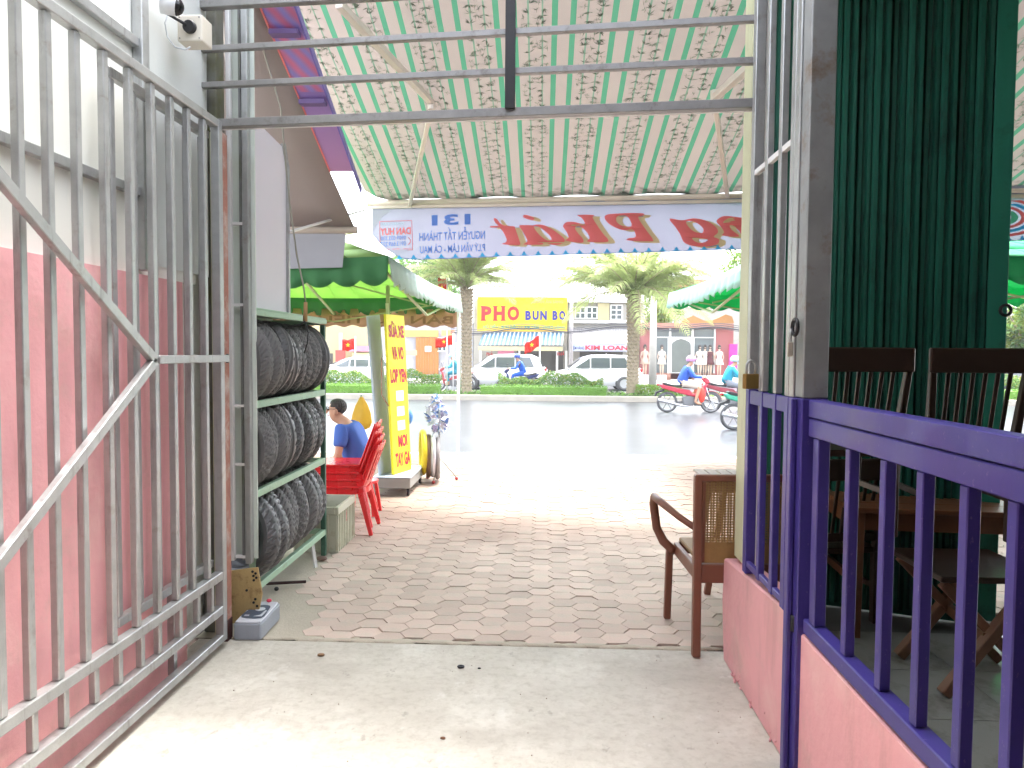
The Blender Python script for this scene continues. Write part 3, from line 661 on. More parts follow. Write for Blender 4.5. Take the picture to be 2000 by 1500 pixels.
# ================================================================ NEIGHBOUR AWNING (grey) and purple gutter
na = thing('grey_awning', 'grey canvas awning of the neighbour, seen from below at the left', 'awning', (-1.72, 6.5, 2.72))
tg_ = math.tan(radians(24))
def nap(x, t, dz=0): return Vector((x, 6.5 - t, 2.72 + t * tg_ + dz - .03 * sin(pi * min(t, 2.8) / 2.8)))
grey_c = mat('grey_canvas', (.36, .32, .31), .8, 0, .08, 2, .1, 60, trans=.12)
m = MB()
for i in range(13):
    for j in range(9): m.v.append(nap(-1.72 - 3.0 * i / 12, 2.8 * j / 8))
for i in range(12):
    for j in range(8): a = i * 9 + j; m.f.append((a, a + 9, a + 10, a + 1)); m.m.append(0)
m.build('canvas', grey_c, na, smooth=True, solid=.006)
m = MB(); m.tube([(-1.70, 6.5, 2.70), (-4.7, 6.5, 2.70)], .035, 12); m.build('front_roller', bar_m, na, smooth=True)
m = MB(); m.poly([(-1.80, 6.5, 2.68), (-1.83, 6.49, 2.36), (-4.7, 6.49, 2.28), (-4.7, 6.5, 2.68)]); m.build('valance', mat('grey_valance', (.34, .34, .37), .7, 0, .1, 3, .1, 30, trans=.1), na, solid=.006)
m = MB(); m.bar(nap(-1.9, 2.25, -.12), (-1.78, 4.15, 2.95), .05, .04); m.build('arm', arm_m, na, bevel=.003)
pg = thing('purple_gutter', 'purple and pink vinyl covered gutter running down the edge of the grey awning', 'gutter', (-1.6, 5.7, 3.0))
pm = mat('purple_vinyl', (.32, .16, .6), .4, 0, .1, 3, .03, 20, trans=.35)
N, L, b = nodes_of(pm); tc = N.new('ShaderNodeTexCoord'); sx = N.new('ShaderNodeSeparateXYZ'); L.new(tc.outputs['Object'], sx.inputs[0])
wv = N.new('ShaderNodeTexWave'); wv.inputs['Scale'].default_value = 3.2; wv.inputs['Distortion'].default_value = 1.5; mp = N.new('ShaderNodeMapping'); mp.inputs['Rotation'].default_value = (0, 0, radians(28)); L.new(tc.outputs['Object'], mp.inputs[0]); L.new(mp.outputs[0], wv.inputs[0])
rp = N.new('ShaderNodeValToRGB'); rp.color_ramp.elements[0].color = (.62, .22, .36, 1); rp.color_ramp.elements[1].color = (.34, .3, .62, 1); L.new(wv.outputs[0], rp.inputs[0])
gr = N.new('ShaderNodeValToRGB'); gr.color_ramp.elements[0].color = (.3, .24, .55, 1); gr.color_ramp.elements[1].color = (.55, .32, .5, 1)
mr = N.new('ShaderNodeMapRange'); mr.inputs[1].default_value = -1.0; mr.inputs[2].default_value = .1; L.new(sx.outputs[1], mr.inputs[0]); L.new(mr.outputs[0], gr.inputs[0])
st = N.new('ShaderNodeMath'); st.operation = 'LESS_THAN'; st.inputs[1].default_value = -.74; L.new(sx.outputs[1], st.inputs[0])
mx = N.new('ShaderNodeMix'); mx.data_type = 'RGBA'; L.new(st.outputs[0], mx.inputs[0]); L.new(gr.outputs[0], mx.inputs[6]); L.new(rp.outputs[0], mx.inputs[7]); L.new(mx.outputs[2], b.inputs['Base Color'])
for nd in N:
    if nd.type == 'BSDF_TRANSLUCENT': L.new(mx.outputs[2], nd.inputs[0])
def gp(x, t, dz): return nap(x, t, dz + .03 * sin(pi * min(t, 2.8) / 2.8))
m = MB(); m.poly([gp(-1.715, .76, -.02), gp(-1.535, .76, -.02), gp(-1.50, 2.7, -.02), gp(-1.715, 2.7, -.02)]); m.build('vinyl', pm, pg, solid=.008)
m = MB(); m.bar(gp(-1.53, .5, .0), gp(-1.495, 2.7, .0), .012, .05); m.build('side_rail', mat('violet_metal', (.2, .17, .5), .4, .2), pg)
m = MB(); m.bar(gp(-1.715, .76, -.02), gp(-1.715, 2.7, -.02), .012, .02); m.build('edge_tube', mat('coral_paint', (.7, .2, .2), .5), pg)
for t in (1.48, 2.02): 
    m = MB(); m.bar(gp(-1.71, t, -.05), gp(-1.53, t, -.05), .07, .03); m.build('cross_bar', mat('dim_violet', (.14, .09, .24), .5), pg)

wb = thing('white_board', 'large blank white board standing above the tyre rack', 'board', (-1.78, 4.5, 1.83))
m = MB(); m.prism([(4.12, 1.835), (4.87, 1.835), (4.87, 2.86), (4.80, 2.97), (4.12, 3.02)], (-1.84, 0, 0), (0, 1, 0), (0, 0, 1), (.08, 0, 0)); m.build('panel', mat('lilac_white', (.72, .7, .77), .5, 0, .04), wb, bevel=.004)
m = MB(); m.bar((-1.755, 4.875, 1.83), (-1.755, 4.875, 2.86), .03, .02, up=(0, 1, 0)); m.bar((-1.755, 4.87, 2.86), (-1.755, 4.80, 2.985), .03, .02); m.build('edge_trim', steel, wb)
cb = MB(); cab = mat('old_cable', (.3, .29, .24), .7)
pts = [PY(x, y, 4.62) for x, y in ((500, 20), (512, 90), (530, 150), (548, 210), (556, 300), (566, 400), (580, 500), (593, 560), (597, 592))]; cb.tube(pts, .0055, 6)
hg = thing('hanging_cable', 'old cable with two wooden handles hanging in front of the top row of tyres', 'cable', PY(597, 592, 4.62)); cb.build('cable', cab, hg, smooth=True)
m = MB(); m.tube([PY(597, 590, 4.62), PY(596, 628, 4.62)], [.012, .016], 8); m.tube([PY(545, 652, 4.55), PY(550, 690, 4.55)], [.018, .013], 8); m.build('wooden_handle', mat('pale_wood', (.4, .24, .1), .6, 0, .25, 10), hg, smooth=True)
m = MB(); m.tube([PY(x, y, 4.58) for x, y in ((596, 628), (585, 634), (560, 642), (545, 652))], .005, 6); m.tube([PY(x, y, 4.6) for x, y in ((596, 628), (602, 650), (600, 672), (594, 690))], .004, 6); m.build('lead_wire', black_paint, hg, smooth=True)

# ================================================================ TYRE RACK
rk = thing('tyre_rack', 'pale green steel rack with three shelves of tyres at the left of the pavement', 'rack', (-1.7, 4.1, 0))
RX, RB, RY0, RY1 = -1.70, -2.12, 4.12, 5.48
for y in (RY0, RY1):
    for x in (RX, RB):
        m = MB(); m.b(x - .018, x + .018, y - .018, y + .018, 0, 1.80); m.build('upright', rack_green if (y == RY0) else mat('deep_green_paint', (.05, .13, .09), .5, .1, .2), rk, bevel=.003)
for z, nm in ((.19, 'shelf_rail'), (.75, 'shelf_rail'), (1.28, 'shelf_rail'), (1.815, 'top_rail')):
    for x in (RX + .002, RB):
        m = MB(); m.b(x - .015, x + .021, RY0 + .02, RY1 - .02, z - .022, z + .022) if nm == 'shelf_rail' else m.b(x - .02, x + .024, RY0 - .02, RY1 + .02, z - .01, z + .025); m.build(nm, rack_green, rk, bevel=.003)
    for y in (RY0, RY1):
        m = MB(); m.b(RB + .02, RX - .02, y - .015, y + .015, z - .018, z + .018); m.build('cross_rail', rack_green, rk)
m = MB(); m.b(RB - .03, RX + .02, RY0 - .02, RY1 + .02, 1.842, 1.85); m.build('top_sheet', rack_green, rk)
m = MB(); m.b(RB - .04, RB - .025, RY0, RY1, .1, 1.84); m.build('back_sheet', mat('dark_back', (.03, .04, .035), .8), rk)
m = MB(); m.bar((-1.70, 5.2, .17), (-1.66, 5.16, .0), .022, .022); m.build('prop_leg', white_metal, rk)
def tyre_mesh(R, Wd, G, kind):
    m = MB(); n = 144; hw = Wd / 2; m_rows = []
    prof = [(R - .085, -hw * .62), (R - .075, -hw * .85), (R - .045, -hw * 1.0), (R - .022, -hw * .95)]
    tread = [-.86, -.66, -.46, -.28, -.1, .1, .28, .46, .66, .86]
    tr = [(R - .028 * (abs(t) ** 2.2) , t * hw, t) for t in tread]
    prof2 = [(R - .022, hw * .95), (R - .045, hw), (R - .075, hw * .85), (R - .085, hw * .62), (R - .08, hw * .5), (R - .03, 0), (R - .08, -hw * .5)]
    vs = []; fs = []; rows = [(r, h, None) for r, h in prof] + tr + [(r, h, None) for r, h in prof2]; P = len(rows)
    for r, h, t in rows:
        for k in range(n):
            a = 2 * pi * k / n; rr = r
            if t is not None:
                if kind == 0: ph = (k / n * G + abs(t) * 1.6) % 1; gr_ = ph < .3 and abs(t) > .15
                elif kind == 1: ph = (k / n * G + t * 1.3 + (.5 if t > 0 else 0)) % 1; gr_ = ph < .28
                else: ph = (k / n * G * .5 + abs(t) * 2.4) % 1; gr_ = ph < .2 and abs(t) > .3 or abs(abs(t) - .1) < .02
                if gr_: rr -= .006
            vs.append((rr * cos(a), h, rr * sin(a)))
    for i in range(P):
        for k in range(n): fs.append((i * n + k, i * n + (k + 1) % n, ((i + 1) % P) * n + (k + 1) % n, ((i + 1) % P) * n + k))
    m.add(vs, fs); o = m.build('tyre', rubber, smooth=False); me = o.data; bpy.data.objects.remove(o); return me
rub2 = mat('tyre_rubber_grey', (.15, .147, .147), .6, 0, .35, 14, .05, 120)
tms = []
for i, (wd, G, kd) in enumerate(((.1, 36, 0), (.09, 40, 1), (.11, 36, 2), (.095, 44, 0))):
    me = tyre_mesh(.24, wd, G, kd)
    if i in (1, 3): me.materials[0] = rub2
    tms.append(me)
ordn = ['nearest', 'second', 'third', 'fourth', 'fifth', 'sixth', 'seventh', 'eighth', 'ninth', 'tenth', 'eleventh', 'last']
rnd = random.Random(11)
for row, (z, cnt, R0) in enumerate(((1.30, 11, .25), (.772, 11, .264), (.212, 10, .278))):
    nm = ('top', 'middle', 'bottom')[row]; span = RY1 - RY0 - .16
    for k in range(cnt):
        f = (k + .5) / cnt; y = RY0 + .06 + span * f + rnd.uniform(-.01, .01); s = R0 / .24 * rnd.uniform(.97, 1.03)
        if row == 2: s *= .97 + .07 * f
        o = bpy.data.objects.new('tyre', rnd.choice(tms)); COL.objects.link(o)
        Rr = .24 * s; o.location = (-1.552 - Rr + rnd.uniform(-.02, .012) - .03 * f, y, z + Rr - .012); o.scale = (s, s * (1.12 if row == 2 else 1), s)
        o.rotation_euler = (radians(rnd.uniform(-3, 4)) + radians(6), rnd.uniform(0, 6), radians(rnd.uniform(-6, 6) - 24))
        tag(o, f'black rubber tyre on the {nm} shelf of the rack, {ordn[k]} from the passage end', 'tyre', 'tyres standing on the green rack')
        if rnd.random() < .3: pass

# small things on the ground by the rack
bt = thing('plastic_case', 'long grey and white plastic case with dark label lying beside the gate jamb', 'case', (-1.4, 4.0, 0))
A0 = PZ(450, 1240, 0); A1 = PZ(510, 1252, 0); A2 = PZ(560, 1195, 0)
ux = (A1 - A0); ux.z = 0; uy = (A2 - A1); uy.z = 0; uyn = uy.normalized(); uxn = Vector((uyn.y, -uyn.x, 0)); wv_ = .155; ln = .34; hh = .09
org = A1 - uxn * wv_ + Vector((0, 0, .004))
m = MB(); m.prism(crom([(.0, .02), (.02, 0), (.07, 0), (wv_ - .02, 0), (wv_, .02), (wv_, ln * .5), (wv_, ln - .03), (wv_ - .03, ln), (.03, ln), (0, ln - .03), (0, ln * .5)], 3), org, uxn, uyn, (0, 0, hh)); m.build('body', mat('grey_plastic', (.33, .36, .42), .45, 0, .08), bt, bevel=.008, seg=2)
m = MB(); m.prism(crom([(.006, .04), (.02, .01), (wv_ - .02, .01), (wv_ - .006, .04), (wv_ - .006, ln * .5), (wv_ - .01, ln - .03), (wv_ - .035, ln - .01), (.035, ln - .01), (.01, ln - .03), (.006, ln * .5)], 3), org + Vector((0, 0, hh + .0005)), uxn, uyn, (0, 0, .01)); m.build('lid', mat('pale_plastic', (.58, .6, .66), .4, 0, .05), bt, bevel=.004)
m = MB(); m.prism(crom([(.02, .07), (wv_ - .02, .06), (wv_ - .02, .17), (wv_ - .035, .25), (.06, .26), (.02, .18)], 3), org + Vector((0, 0, hh + .0115)), uxn, uyn, (0, 0, .002)); m.build('dark_label', mat('label_dark', (.07, .09, .13), .4), bt)
m = MB(); m.tube([org + uxn * .085 + uyn * .19 + Vector((0, 0, hh + .0138)), org + uxn * .085 + uyn * .19 + Vector((0, 0, hh + .016))], .028, 14); m.prism([(.03, .085), (.055, .085), (.055, .1), (.03, .1)], org + Vector((0, 0, hh + .0138)), uxn, uyn, (0, 0, .002)); m.prism([(.085, .08), (.13, .08), (.13, .17), (.12, .17), (.115, .1)], org + Vector((0, 0, hh + .0138)), uxn, uyn, (0, 0, .002)); m.build('printed_mark', mat('label_pale', (.6, .63, .68), .4), bt)
m = MB(); m.ball(org + uxn * .09 + uyn * (ln - .02) + Vector((0, 0, hh + .02)), (.016, .016, .01), 10, 6); m.build('red_knob', mat('red_plastic_small', (.7, .05, .1), .4), bt, smooth=True)
ir = MB(); p0 = PZ(520, 1140, .02); p1 = PZ(598, 1136, .02); ir.bar(p0, p1, .018, .018); tag(ir.build('iron_bar', mat('dark_iron', (.06, .03, .03), .7), bevel=.003), 'short dark iron bar lying on the ground under the rack', 'bar')
ir = MB(); p0 = PZ(540, 1150, .012); ir.ball(p0, (.016, .016, .014), 8, 6); tag(ir.build('small_knob', black_paint, smooth=True), 'small black knob on the ground beside the iron bar', 'knob')
def pebble(name, px, py, r, mt, lab, cat):
    q = MB(); p = PZ(px, py, 0); q.ball(p + Vector((0, 0, r * .3)), (r, r * .7, r * .4), 9, 6); return tag(q.build(name, mt, smooth=True), lab, cat)
q = MB(); p = PZ(900, 1304, 0); q.tube([p + Vector((.014 * cos(a), .011 * sin(a), .006)) for a in [2 * pi * k / 12 for k in range(13)]], .005, 6); tag(q.build('rubber_washer', black_paint, smooth=True), 'small dark rubber washer lying on the concrete by the threshold', 'washer')
pebble('dark_pebble', 936, 1306, .009, black_paint, 'tiny dark pebble to the right of the washer on the concrete', 'pebble')
pebble('dead_leaf', 865, 1443, .012, wood_mid, 'tiny dried leaf on the concrete floor nearer the camera', 'leaf')
pebble('paper_scrap', 627, 1281, .02, mat('brown_scrap', (.3, .18, .1), .8), 'thin brown scrap lying on the edge of the threshold', 'scrap')
pebble('stone', 628, 1094, .045, mat('stone_brown', (.22, .15, .12), .9), 'brown broken stone under the far end of the rack', 'stone')
rnd = random.Random(5); q = MB()
for k in range(110):
    x = rnd.uniform(-1.72, -1.2); y = rnd.uniform(3.9, 5.6); r = rnd.uniform(.0015, .004); q.ball((x, y, -.009), r, 5, 4)
for k in range(90):
    x = rnd.uniform(-1.5, .95); y = rnd.uniform(1.8, 3.8); r = rnd.uniform(.0012, .0035); q.ball((x, y, r * .4), r, 5, 4)
tag(q.build('grit', mat('grit', (.36, .3, .23), .9), kind='stuff'), 'scattered sand and grit on the ground by the rack and on the concrete', 'grit')

# crate
cr = thing('plastic_crate', 'dirty white ribbed plastic crate on the ground at the far end of the rack', 'crate', (-1.8, 5.6, 0))
cm_ = mat('dirty_white_plastic', (.56, .56, .45), .55, 0, .15, 6, .05, 40, dirt=((.3, .22, .12), .2, 6))
cx0, cx1, cy0, cy1, chh = -1.97, -1.615, 5.56, 6.06, .36
m = MB(); m.b(cx0, cx1, cy0, cy1, 0, .02); m.build('base', cm_, cr)
m = MB(); m.b(cx1 - .012, cx1 - .004, cy0 + .01, cy1 - .01, .021, chh); m.build('side_panel', cm_, cr)
m = MB(); m.b(cx0 + .004, cx0 + .012, cy0 + .01, cy1 - .01, .021, chh); m.build('side_panel', cm_, cr)
m = MB(); m.b(cx0 + .013, cx1 - .013, cy0 + .004, cy0 + .012, .021, chh); m.build('end_panel', cm_, cr)
m = MB(); m.b(cx0 + .013, cx1 - .013, cy1 - .012, cy1 - .004, .021, chh); m.build('end_panel', cm_, cr)
m = MB()
for k in range(11):
    y = cy0 + .005 + k * (cy1 - cy0 - .01) / 10; m.b(cx1 - .0035, cx1 + .008, y - .006, y + .006, .0, chh - .06)
for k in range(6):
    x = cx0 + .01 + k * (cx1 - cx0 - .02) / 5; m.b(x - .006, x + .006, cy0 - .006, cy0 + .0035, 0, chh - .06)
m.build('rib', cm_, cr, kind='stuff')
m = MB()
m.b(cx1 - .016, cx1 + .012, cy0 - .008, cy1 + .008, chh - .055, chh + .005); m.b(cx0 - .012, cx0 + .016, cy0 - .008, cy1 + .008, chh - .055, chh + .005)
m.b(cx0 + .017, cx1 - .017, cy0 - .009, cy0 + .014, chh - .053, chh + .004); m.b(cx0 + .017, cx1 - .017, cy1 - .014, cy1 + .009, chh - .053, chh + .004); m.build('rim', cm_, cr, bevel=.003)
m = MB(); m.b(cx1 + .0085, cx1 + .0095, 5.78, 5.81, .2, .29); m.build('rust_stain', rust, cr)

# red chairs
red_p = mat('red_plastic', (.75, .02, .025), .28, 0, .06, 4, .01, spec=.5)
def red_chair(label):
    t = thing('plastic_chair', label, 'chair', (0, 0, 0), 'stacked red plastic chairs')
    # faces +x ; seat
    m = MB(); sp = crom([(-.2, -.17), (-.2, .17), (-.1, .205), (.12, .215), (.21, .2), (.225, 0), (.21, -.2), (.12, -.215), (-.1, -.205)], 4); m.prism(sp, (0, 0, .405), (1, 0, 0), (0, 1, 0), (0, 0, .022)); m.build('seat', red_p, t, bevel=.008, seg=2)
    m = MB(); m.prism(crom([(-.19, -.165), (-.19, .165), (.12, .205), (.215, .19), (.215, -.19), (.12, -.205)], 3), (0, 0, .355), (1, 0, 0), (0, 1, 0), (0, 0, .048)); m.build('seat_skirt', red_p, t)
    # back: frame with slots
    def back(u, v): return Vector((-.185 - .13 * v - .03 * (1 - (u / .2) ** 2), u * (1 - .08 * v), .43 + .355 * v + .0))
    m = MB()
    def strip(u0, u1, v0, v1, k=6):
        vs = []; 
        for i in range(k + 1):
            for j in range(k + 1):
                vs.append(back(u0 + (u1 - u0) * i / k, v0 + (v1 - v0) * j / k))
        n = len(vs); vs2 = [v + Vector((-.014, 0, -.004)) for v in vs]; fs = []
        q = k + 1
        for i in range(k):
            for j in range(k): a = i * q + j; fs += [(a, a + q, a + q + 1, a + 1), (n + a, n + a + 1, n + a + q + 1, n + a + q)]
        for i in range(k):
            fs += [(i, i + 1, n + i + 1, n + i), (k * q + i, n + k * q + i, n + k * q + i + 1, k * q + i + 1), (i * q, n + i * q, n + (i + 1) * q, (i + 1) * q), (i * q + k, (i + 1) * q + k, n + (i + 1) * q + k, n + i * q + k)]
        m.add(vs + vs2, fs)
    strip(-.205, -.165, 0, .999, 5); strip(.165, .205, 0, .999, 5); strip(-.162, .162, .84, 1.03); strip(-.162, .162, 0, .12)
    m.build('back_frame', red_p, t, smooth=False, bevel=.004)
    m = MB()
    for u in (-.12, -.06, 0, .06, .12): strip(u - .017, u + .017, .125, .835, 3)
    m.build('back_slats', red_p, t)
    for sx, sy in ((1, 1), (1, -1), (-1, 1), (-1, -1)):
        m = MB(); x0 = .185 if sx > 0 else -.175; x1 = .225 if sx > 0 else -.27
        a = Vector((x0, sy * .175, .37)); c = Vector((x1, sy * .215, 0)); m.bar(a, c, .055, .05, up=(0, 1, 0), taper=.62); m.build('leg', red_p, t, bevel=.006)
    return t
base = None; labs = ('red plastic chair at the bottom of the stack behind the crate', 'second lowest red plastic chair of the stack', 'red plastic chair just under the topmost of the stack', 'topmost red plastic chair of the stack, seat uncovered')
for k in range(4):
    c = red_chair(labs[k]); place(c, (-1.76 - .012 * k, 6.3 + .008 * k, .062 * k), radians(184 + (k % 2) * 2))

# ================================================================ PEOPLE
skin_m = mat('skin', (.5, .27, .17), .5, 0, .06, 4, 0); hair_m = mat('black_hair', (.05, .043, .038), .6, 0, .3, 30, .1, 200)
def skin_obj(name, verts, edges, radii, m, parent, sub=2, root=0):
    me = bpy.data.meshes.new(name); me.from_pydata(verts, edges, []); o = bpy.data.objects.new(name, me); COL.objects.link(o)
    md = o.modifiers.new('skin', 'SKIN'); md.use_smooth_shade = True
    sv = me.skin_vertices[0].data
    for i, r in enumerate(radii):
        sv[i].radius = (r if isinstance(r, tuple) else (r, r)); sv[i].use_root = (i == root)
    s = o.modifiers.new('sub', 'SUBSURF'); s.levels = s.render_levels = sub
    dg = bpy.context.evaluated_depsgraph_get(); ev = o.evaluated_get(dg); me2 = bpy.data.meshes.new_from_object(ev); me2.name = name
    o.modifiers.clear(); o.data = me2; bpy.data.meshes.remove(me)
    me2.materials.clear(); me2.materials.append(m); me2.polygons.foreach_set('use_smooth', [True] * len(me2.polygons))
    if parent: o.parent = parent
    return o
def chain(dst, pts):
    """dst = (verts, edges, radii); pts = [(index or position, radius)]"""
    V, E, R = dst; prev = None
    for p, r in pts:
        if isinstance(p, int): i = p
        else: V.append(Vector(p)); R.append(r); i = len(V) - 1
        if prev is not None: E.append((prev, i))
        prev = i
    return prev
def figure(t, J, shirt, pants, fingers=False, face=(1, 0), slv=.75, pant_len=1.0, shoes=None, hair=True):
    """J: pelvis, chest, neck, head, shoulder/elbow/hand/hip/knee/ankle/toe as [left,right]"""
    V, E, R = [], [], []; D = (V, E, R)
    P = {k: ([Vector(q) for q in v] if isinstance(v, list) else Vector(v)) for k, v in J.items()}
    F = Vector((face[0], face[1], 0)).normalized()
    chain(D, [(P['pelvis'], .1), ((P['pelvis'] + P['chest']) / 2, .095), (P['chest'], .11), (P['chest'].lerp(P['neck'], .6), .08), (P['neck'], .055), (P['head'] + Vector((0, 0, -.075)) + F * .012, .068), (P['head'], .088), (P['head'] + Vector((0, 0, .055)) - F * .01, .083), (P['head'] + Vector((0, 0, .105)) - F * .01, .045)])
    for i in (0, 1):
        sh, el, ha = P['shoulder'][i], P['elbow'][i], P['hand'][i]; d = (ha - el).normalized()
        last = chain(D, [(2, 0), (sh, .05), (sh.lerp(el, .5), .043), (el, .038), (el.lerp(ha, .45), .035), (ha - d * .06, .026), (ha, (.034, .02))])
        if fingers:
            side = d.cross(Vector((0, 0, 1))).normalized()
            for q in range(4):
                s0 = ha + side * (.026 * (q - 1.5) * .8) + d * .03; l = (.065, .078, .074, .058)[q]
                chain(D, [(last, 0), (s0 + d * .015, .0095), (s0 + d * l * .6 + Vector((0, 0, -.012)), .0088), (s0 + d * l + Vector((0, 0, -.035)), .0075)])
            chain(D, [(last, 0), (ha + side * .038 - d * .005, .012), (ha + side * .05 + d * .035 + Vector((0, 0, -.015)), .009)])
        else: chain(D, [(last, 0), (ha + d * .06, (.03, .016))])
        hp, kn, an, to = P['hip'][i], P['knee'][i], P['ankle'][i], P['toe'][i]
        chain(D, [(0, 0), (hp, .09), (hp.lerp(kn, .5), .078), (kn, .058), (kn.lerp(an, .35), .055), (an, .036), (an.lerp(to, .35) + Vector((0, 0, -.03)), .035), (to, .028)])
    skin_obj('body', V, E, R, skin_m, t)
    # shirt
    V, E, R = [], [], []; D = (V, E, R)
    chain(D, [(P['pelvis'] + (P['pelvis'] - P['chest']) * .2, .165), (P['pelvis'].lerp(P['chest'], .35), .152), (P['chest'], .158), (P['chest'].lerp(P['neck'], .55), .118), (P['neck'].lerp(P['chest'], .25), .07)])
    for i in (0, 1):
        sh, el, ha = P['shoulder'][i], P['elbow'][i], P['hand'][i]
        pts = [(2, 0), (sh, .084), (sh.lerp(el, .5), .068)]
        if slv < 1: pts.append((sh.lerp(el, slv), .064))
        else: pts += [(el, .055), (el.lerp(ha, slv - 1), .042)]
        chain(D, pts)
    skin_obj('shirt', V, E, R, shirt, t)
    V, E, R = [], [], []; D = (V, E, R); chain(D, [(P['pelvis'].lerp(P['chest'], .12), .148), (P['pelvis'] - (P['chest'] - P['pelvis']).normalized() * .03, .15)])
    for i in (0, 1):
        hp, kn, an = P['hip'][i], P['knee'][i], P['ankle'][i]
        pts = [(1, 0), (hp, .105), (hp.lerp(kn, .5), .094), (hp.lerp(kn, .95), .078)]
        if pant_len >= 1: pts += [(kn.lerp(an, .3), .068), (kn.lerp(an, .85), .055)]
        chain(D, pts)
    skin_obj('trousers', V, E, R, pants, t)
    h = P['head']; sd = Vector((F.y, -F.x, 0)); up = Vector((0, 0, 1))
    for s in (1, -1):
        m = MB(); m.ball(h + sd * (.084 * s) - F * .004 + up * -.012, (.022, .022, .032), 8, 7); m.build('ear', skin_m, t, smooth=True)
        m = MB(); m.ball(h + F * .078 + sd * (.031 * s) + up * .008, (.011, .011, .007), 8, 6); m.build('eye', mat('eye_dark', (.03, .02, .02), .2), t, smooth=True)
        m = MB(); m.bar(h + F * .083 + sd * (.016 * s) + up * .028, h + F * .076 + sd * (.048 * s) + up * .027, .007, .006); m.build('eyebrow', hair_m, t)
    m = MB(); m.bar(h + F * .078 + up * .008, h + F * .108 - up * .03, .014, .02, taper=1.5); m.build('nose', skin_m, t, bevel=.004)
    m = MB(); m.bar(h + F * .082 + sd * .022 - up * .055, h + F * .082 - sd * .022 - up * .055, .008, .009); m.build('mouth', mat('lips', (.35, .12, .1), .5), t)
    for i in (0, 1):
        an, to = P['ankle'][i], P['toe'][i]; d = (to - an); d.z = 0; d.normalize(); c = an.lerp(to, .45); 
        m = MB(); m.box((c.x, c.y, min(an.z, to.z) - .035), (.24, .09, .03), (0, 0, math.atan2(d.y, d.x))); m.build('sandal', shoes or black_paint, t, bevel=.01)
    if hair:
        m = MB(); m.ball(h + up * .033 - F * .01, (.088, .085, .078), 20, 14)
        keep = [v for v in m.v]; M_ = MB(); ok = {}
        for fi, f in enumerate(m.f):
            c = sum((m.v[i] for i in f), Vector()) / len(f) - h
            if (c.dot(F) > .05 and c.z < .085) or c.z < -.045 or (c.dot(F) > .0 and c.z < .03): continue
            M_.add([m.v[i] for i in f], [tuple(range(len(f)))])
        M_.build('hair', hair_m, t, smooth=True, solid=.006)
    return P

blue_cloth = mat('blue_cotton', (.06, .13, .42), .85, 0, .2, 5, .3, 14)
ml = thing('person', 'seated man in a blue shirt and glasses leaning forward behind the red chairs', 'person', (0, 0, 0))
# authored in local coordinates: he faces -x
J = dict(pelvis=(.05, 0, .46), chest=(-.06, 0, .76), neck=(-.14, 0, .92), head=(-.2, 0, 1.02), shoulder=[(-.09, -.185, .84), (-.09, .185, .84)], elbow=[(-.12, -.27, .58), (-.12, .27, .58)], hand=[(-.33, -.2, .47), (-.33, .2, .47)],
         hip=[(.0, -.1, .43), (.0, .1, .43)], knee=[(-.38, -.16, .46), (-.38, .16, .46)], ankle=[(-.36, -.17, .09), (-.36, .17, .09)], toe=[(-.5, -.18, .05), (-.5, .18, .05)])
figure(ml, J, blue_cloth, mat('navy_cotton', (.03, .04, .1), .85, 0, .2), True, (-1, -.1), .62, .9)
gl_ = MB(); hd = Vector((-.2, 0, 1.03)); F = Vector((-1, -.1, 0)).normalized(); sdv = Vector((F.y, -F.x, 0))
for s in (1, -1):
    c = hd + F * .1 + sdv * (.034 * s) + Vector((0, 0, .006)); gl_.tube([c + sdv * (.026 * cos(a)) + Vector((0, 0, .019 * sin(a))) for a in [2 * pi * k / 12 for k in range(13)]], .0025, 5)
    gl_.tube([c + sdv * (.026 * s), hd + sdv * (.092 * s) + Vector((0, 0, .006))], .0028, 5)
gl_.build('glasses', black_paint, ml, smooth=True); place(ml, (-1.82, 6.95, 0))
st_ = thing('stool', 'low plastic stool under the seated man', 'stool', (-1.76, 6.95, 0))
m = MB(); m.tube([(-1.76, 6.95, .31), (-1.76, 6.95, .335)], .15, 20); m.build('seat', red_p, st_)
for sx, sy in ((1, 1), (1, -1), (-1, 1), (-1, -1)):
    m = MB(); m.bar((-1.76 + sx * .1, 6.95 + sy * .1, .31), (-1.76 + sx * .14, 6.95 + sy * .14, 0), .03); m.build('leg', red_p, st_)

# yellow raincoat on a pole
yr = thing('yellow_raincoat', 'yellow raincoat hung to dry on a thin pole behind the seated man', 'raincoat', PZ(706, 955))
c = PY(706, 800, 8.4); yel_c = mat('yellow_nylon', (.72, .42, .04), .55, 0, .15, 6, .3, 14, trans=.2)
prof = []
m = MB(); n = 28; rows = []
for i, (z, r) in enumerate(((.16, .012), (.13, .03), (.05, .075), (-.05, .105), (-.15, .12), (-.21, .1), (-.24, .04))):
    for k in range(n): a = 2 * pi * k / n; rr = r * (1 + .1 * sin(a * 5 + i * .6)); m.v.append(Vector((c.x + rr * cos(a), c.y + rr * .6 * sin(a), c.z + z)))
for i in range(6):
    for k in range(n): m.f.append((i * n + k, i * n + (k + 1) % n, (i + 1) * n + (k + 1) % n, (i + 1) * n + k)); m.m.append(0)
m.build('coat', yel_c, yr, smooth=True)
m = MB(); m.tube([(c.x, c.y, 0), (c.x, c.y, c.z + .18)], .012, 8); m.build('pole', steel, yr, smooth=True)
m = MB(); m.b(c.x - .14, c.x + .14, c.y - .1, c.y + .1, 0, .03); m.build('foot', steel_dark, yr)

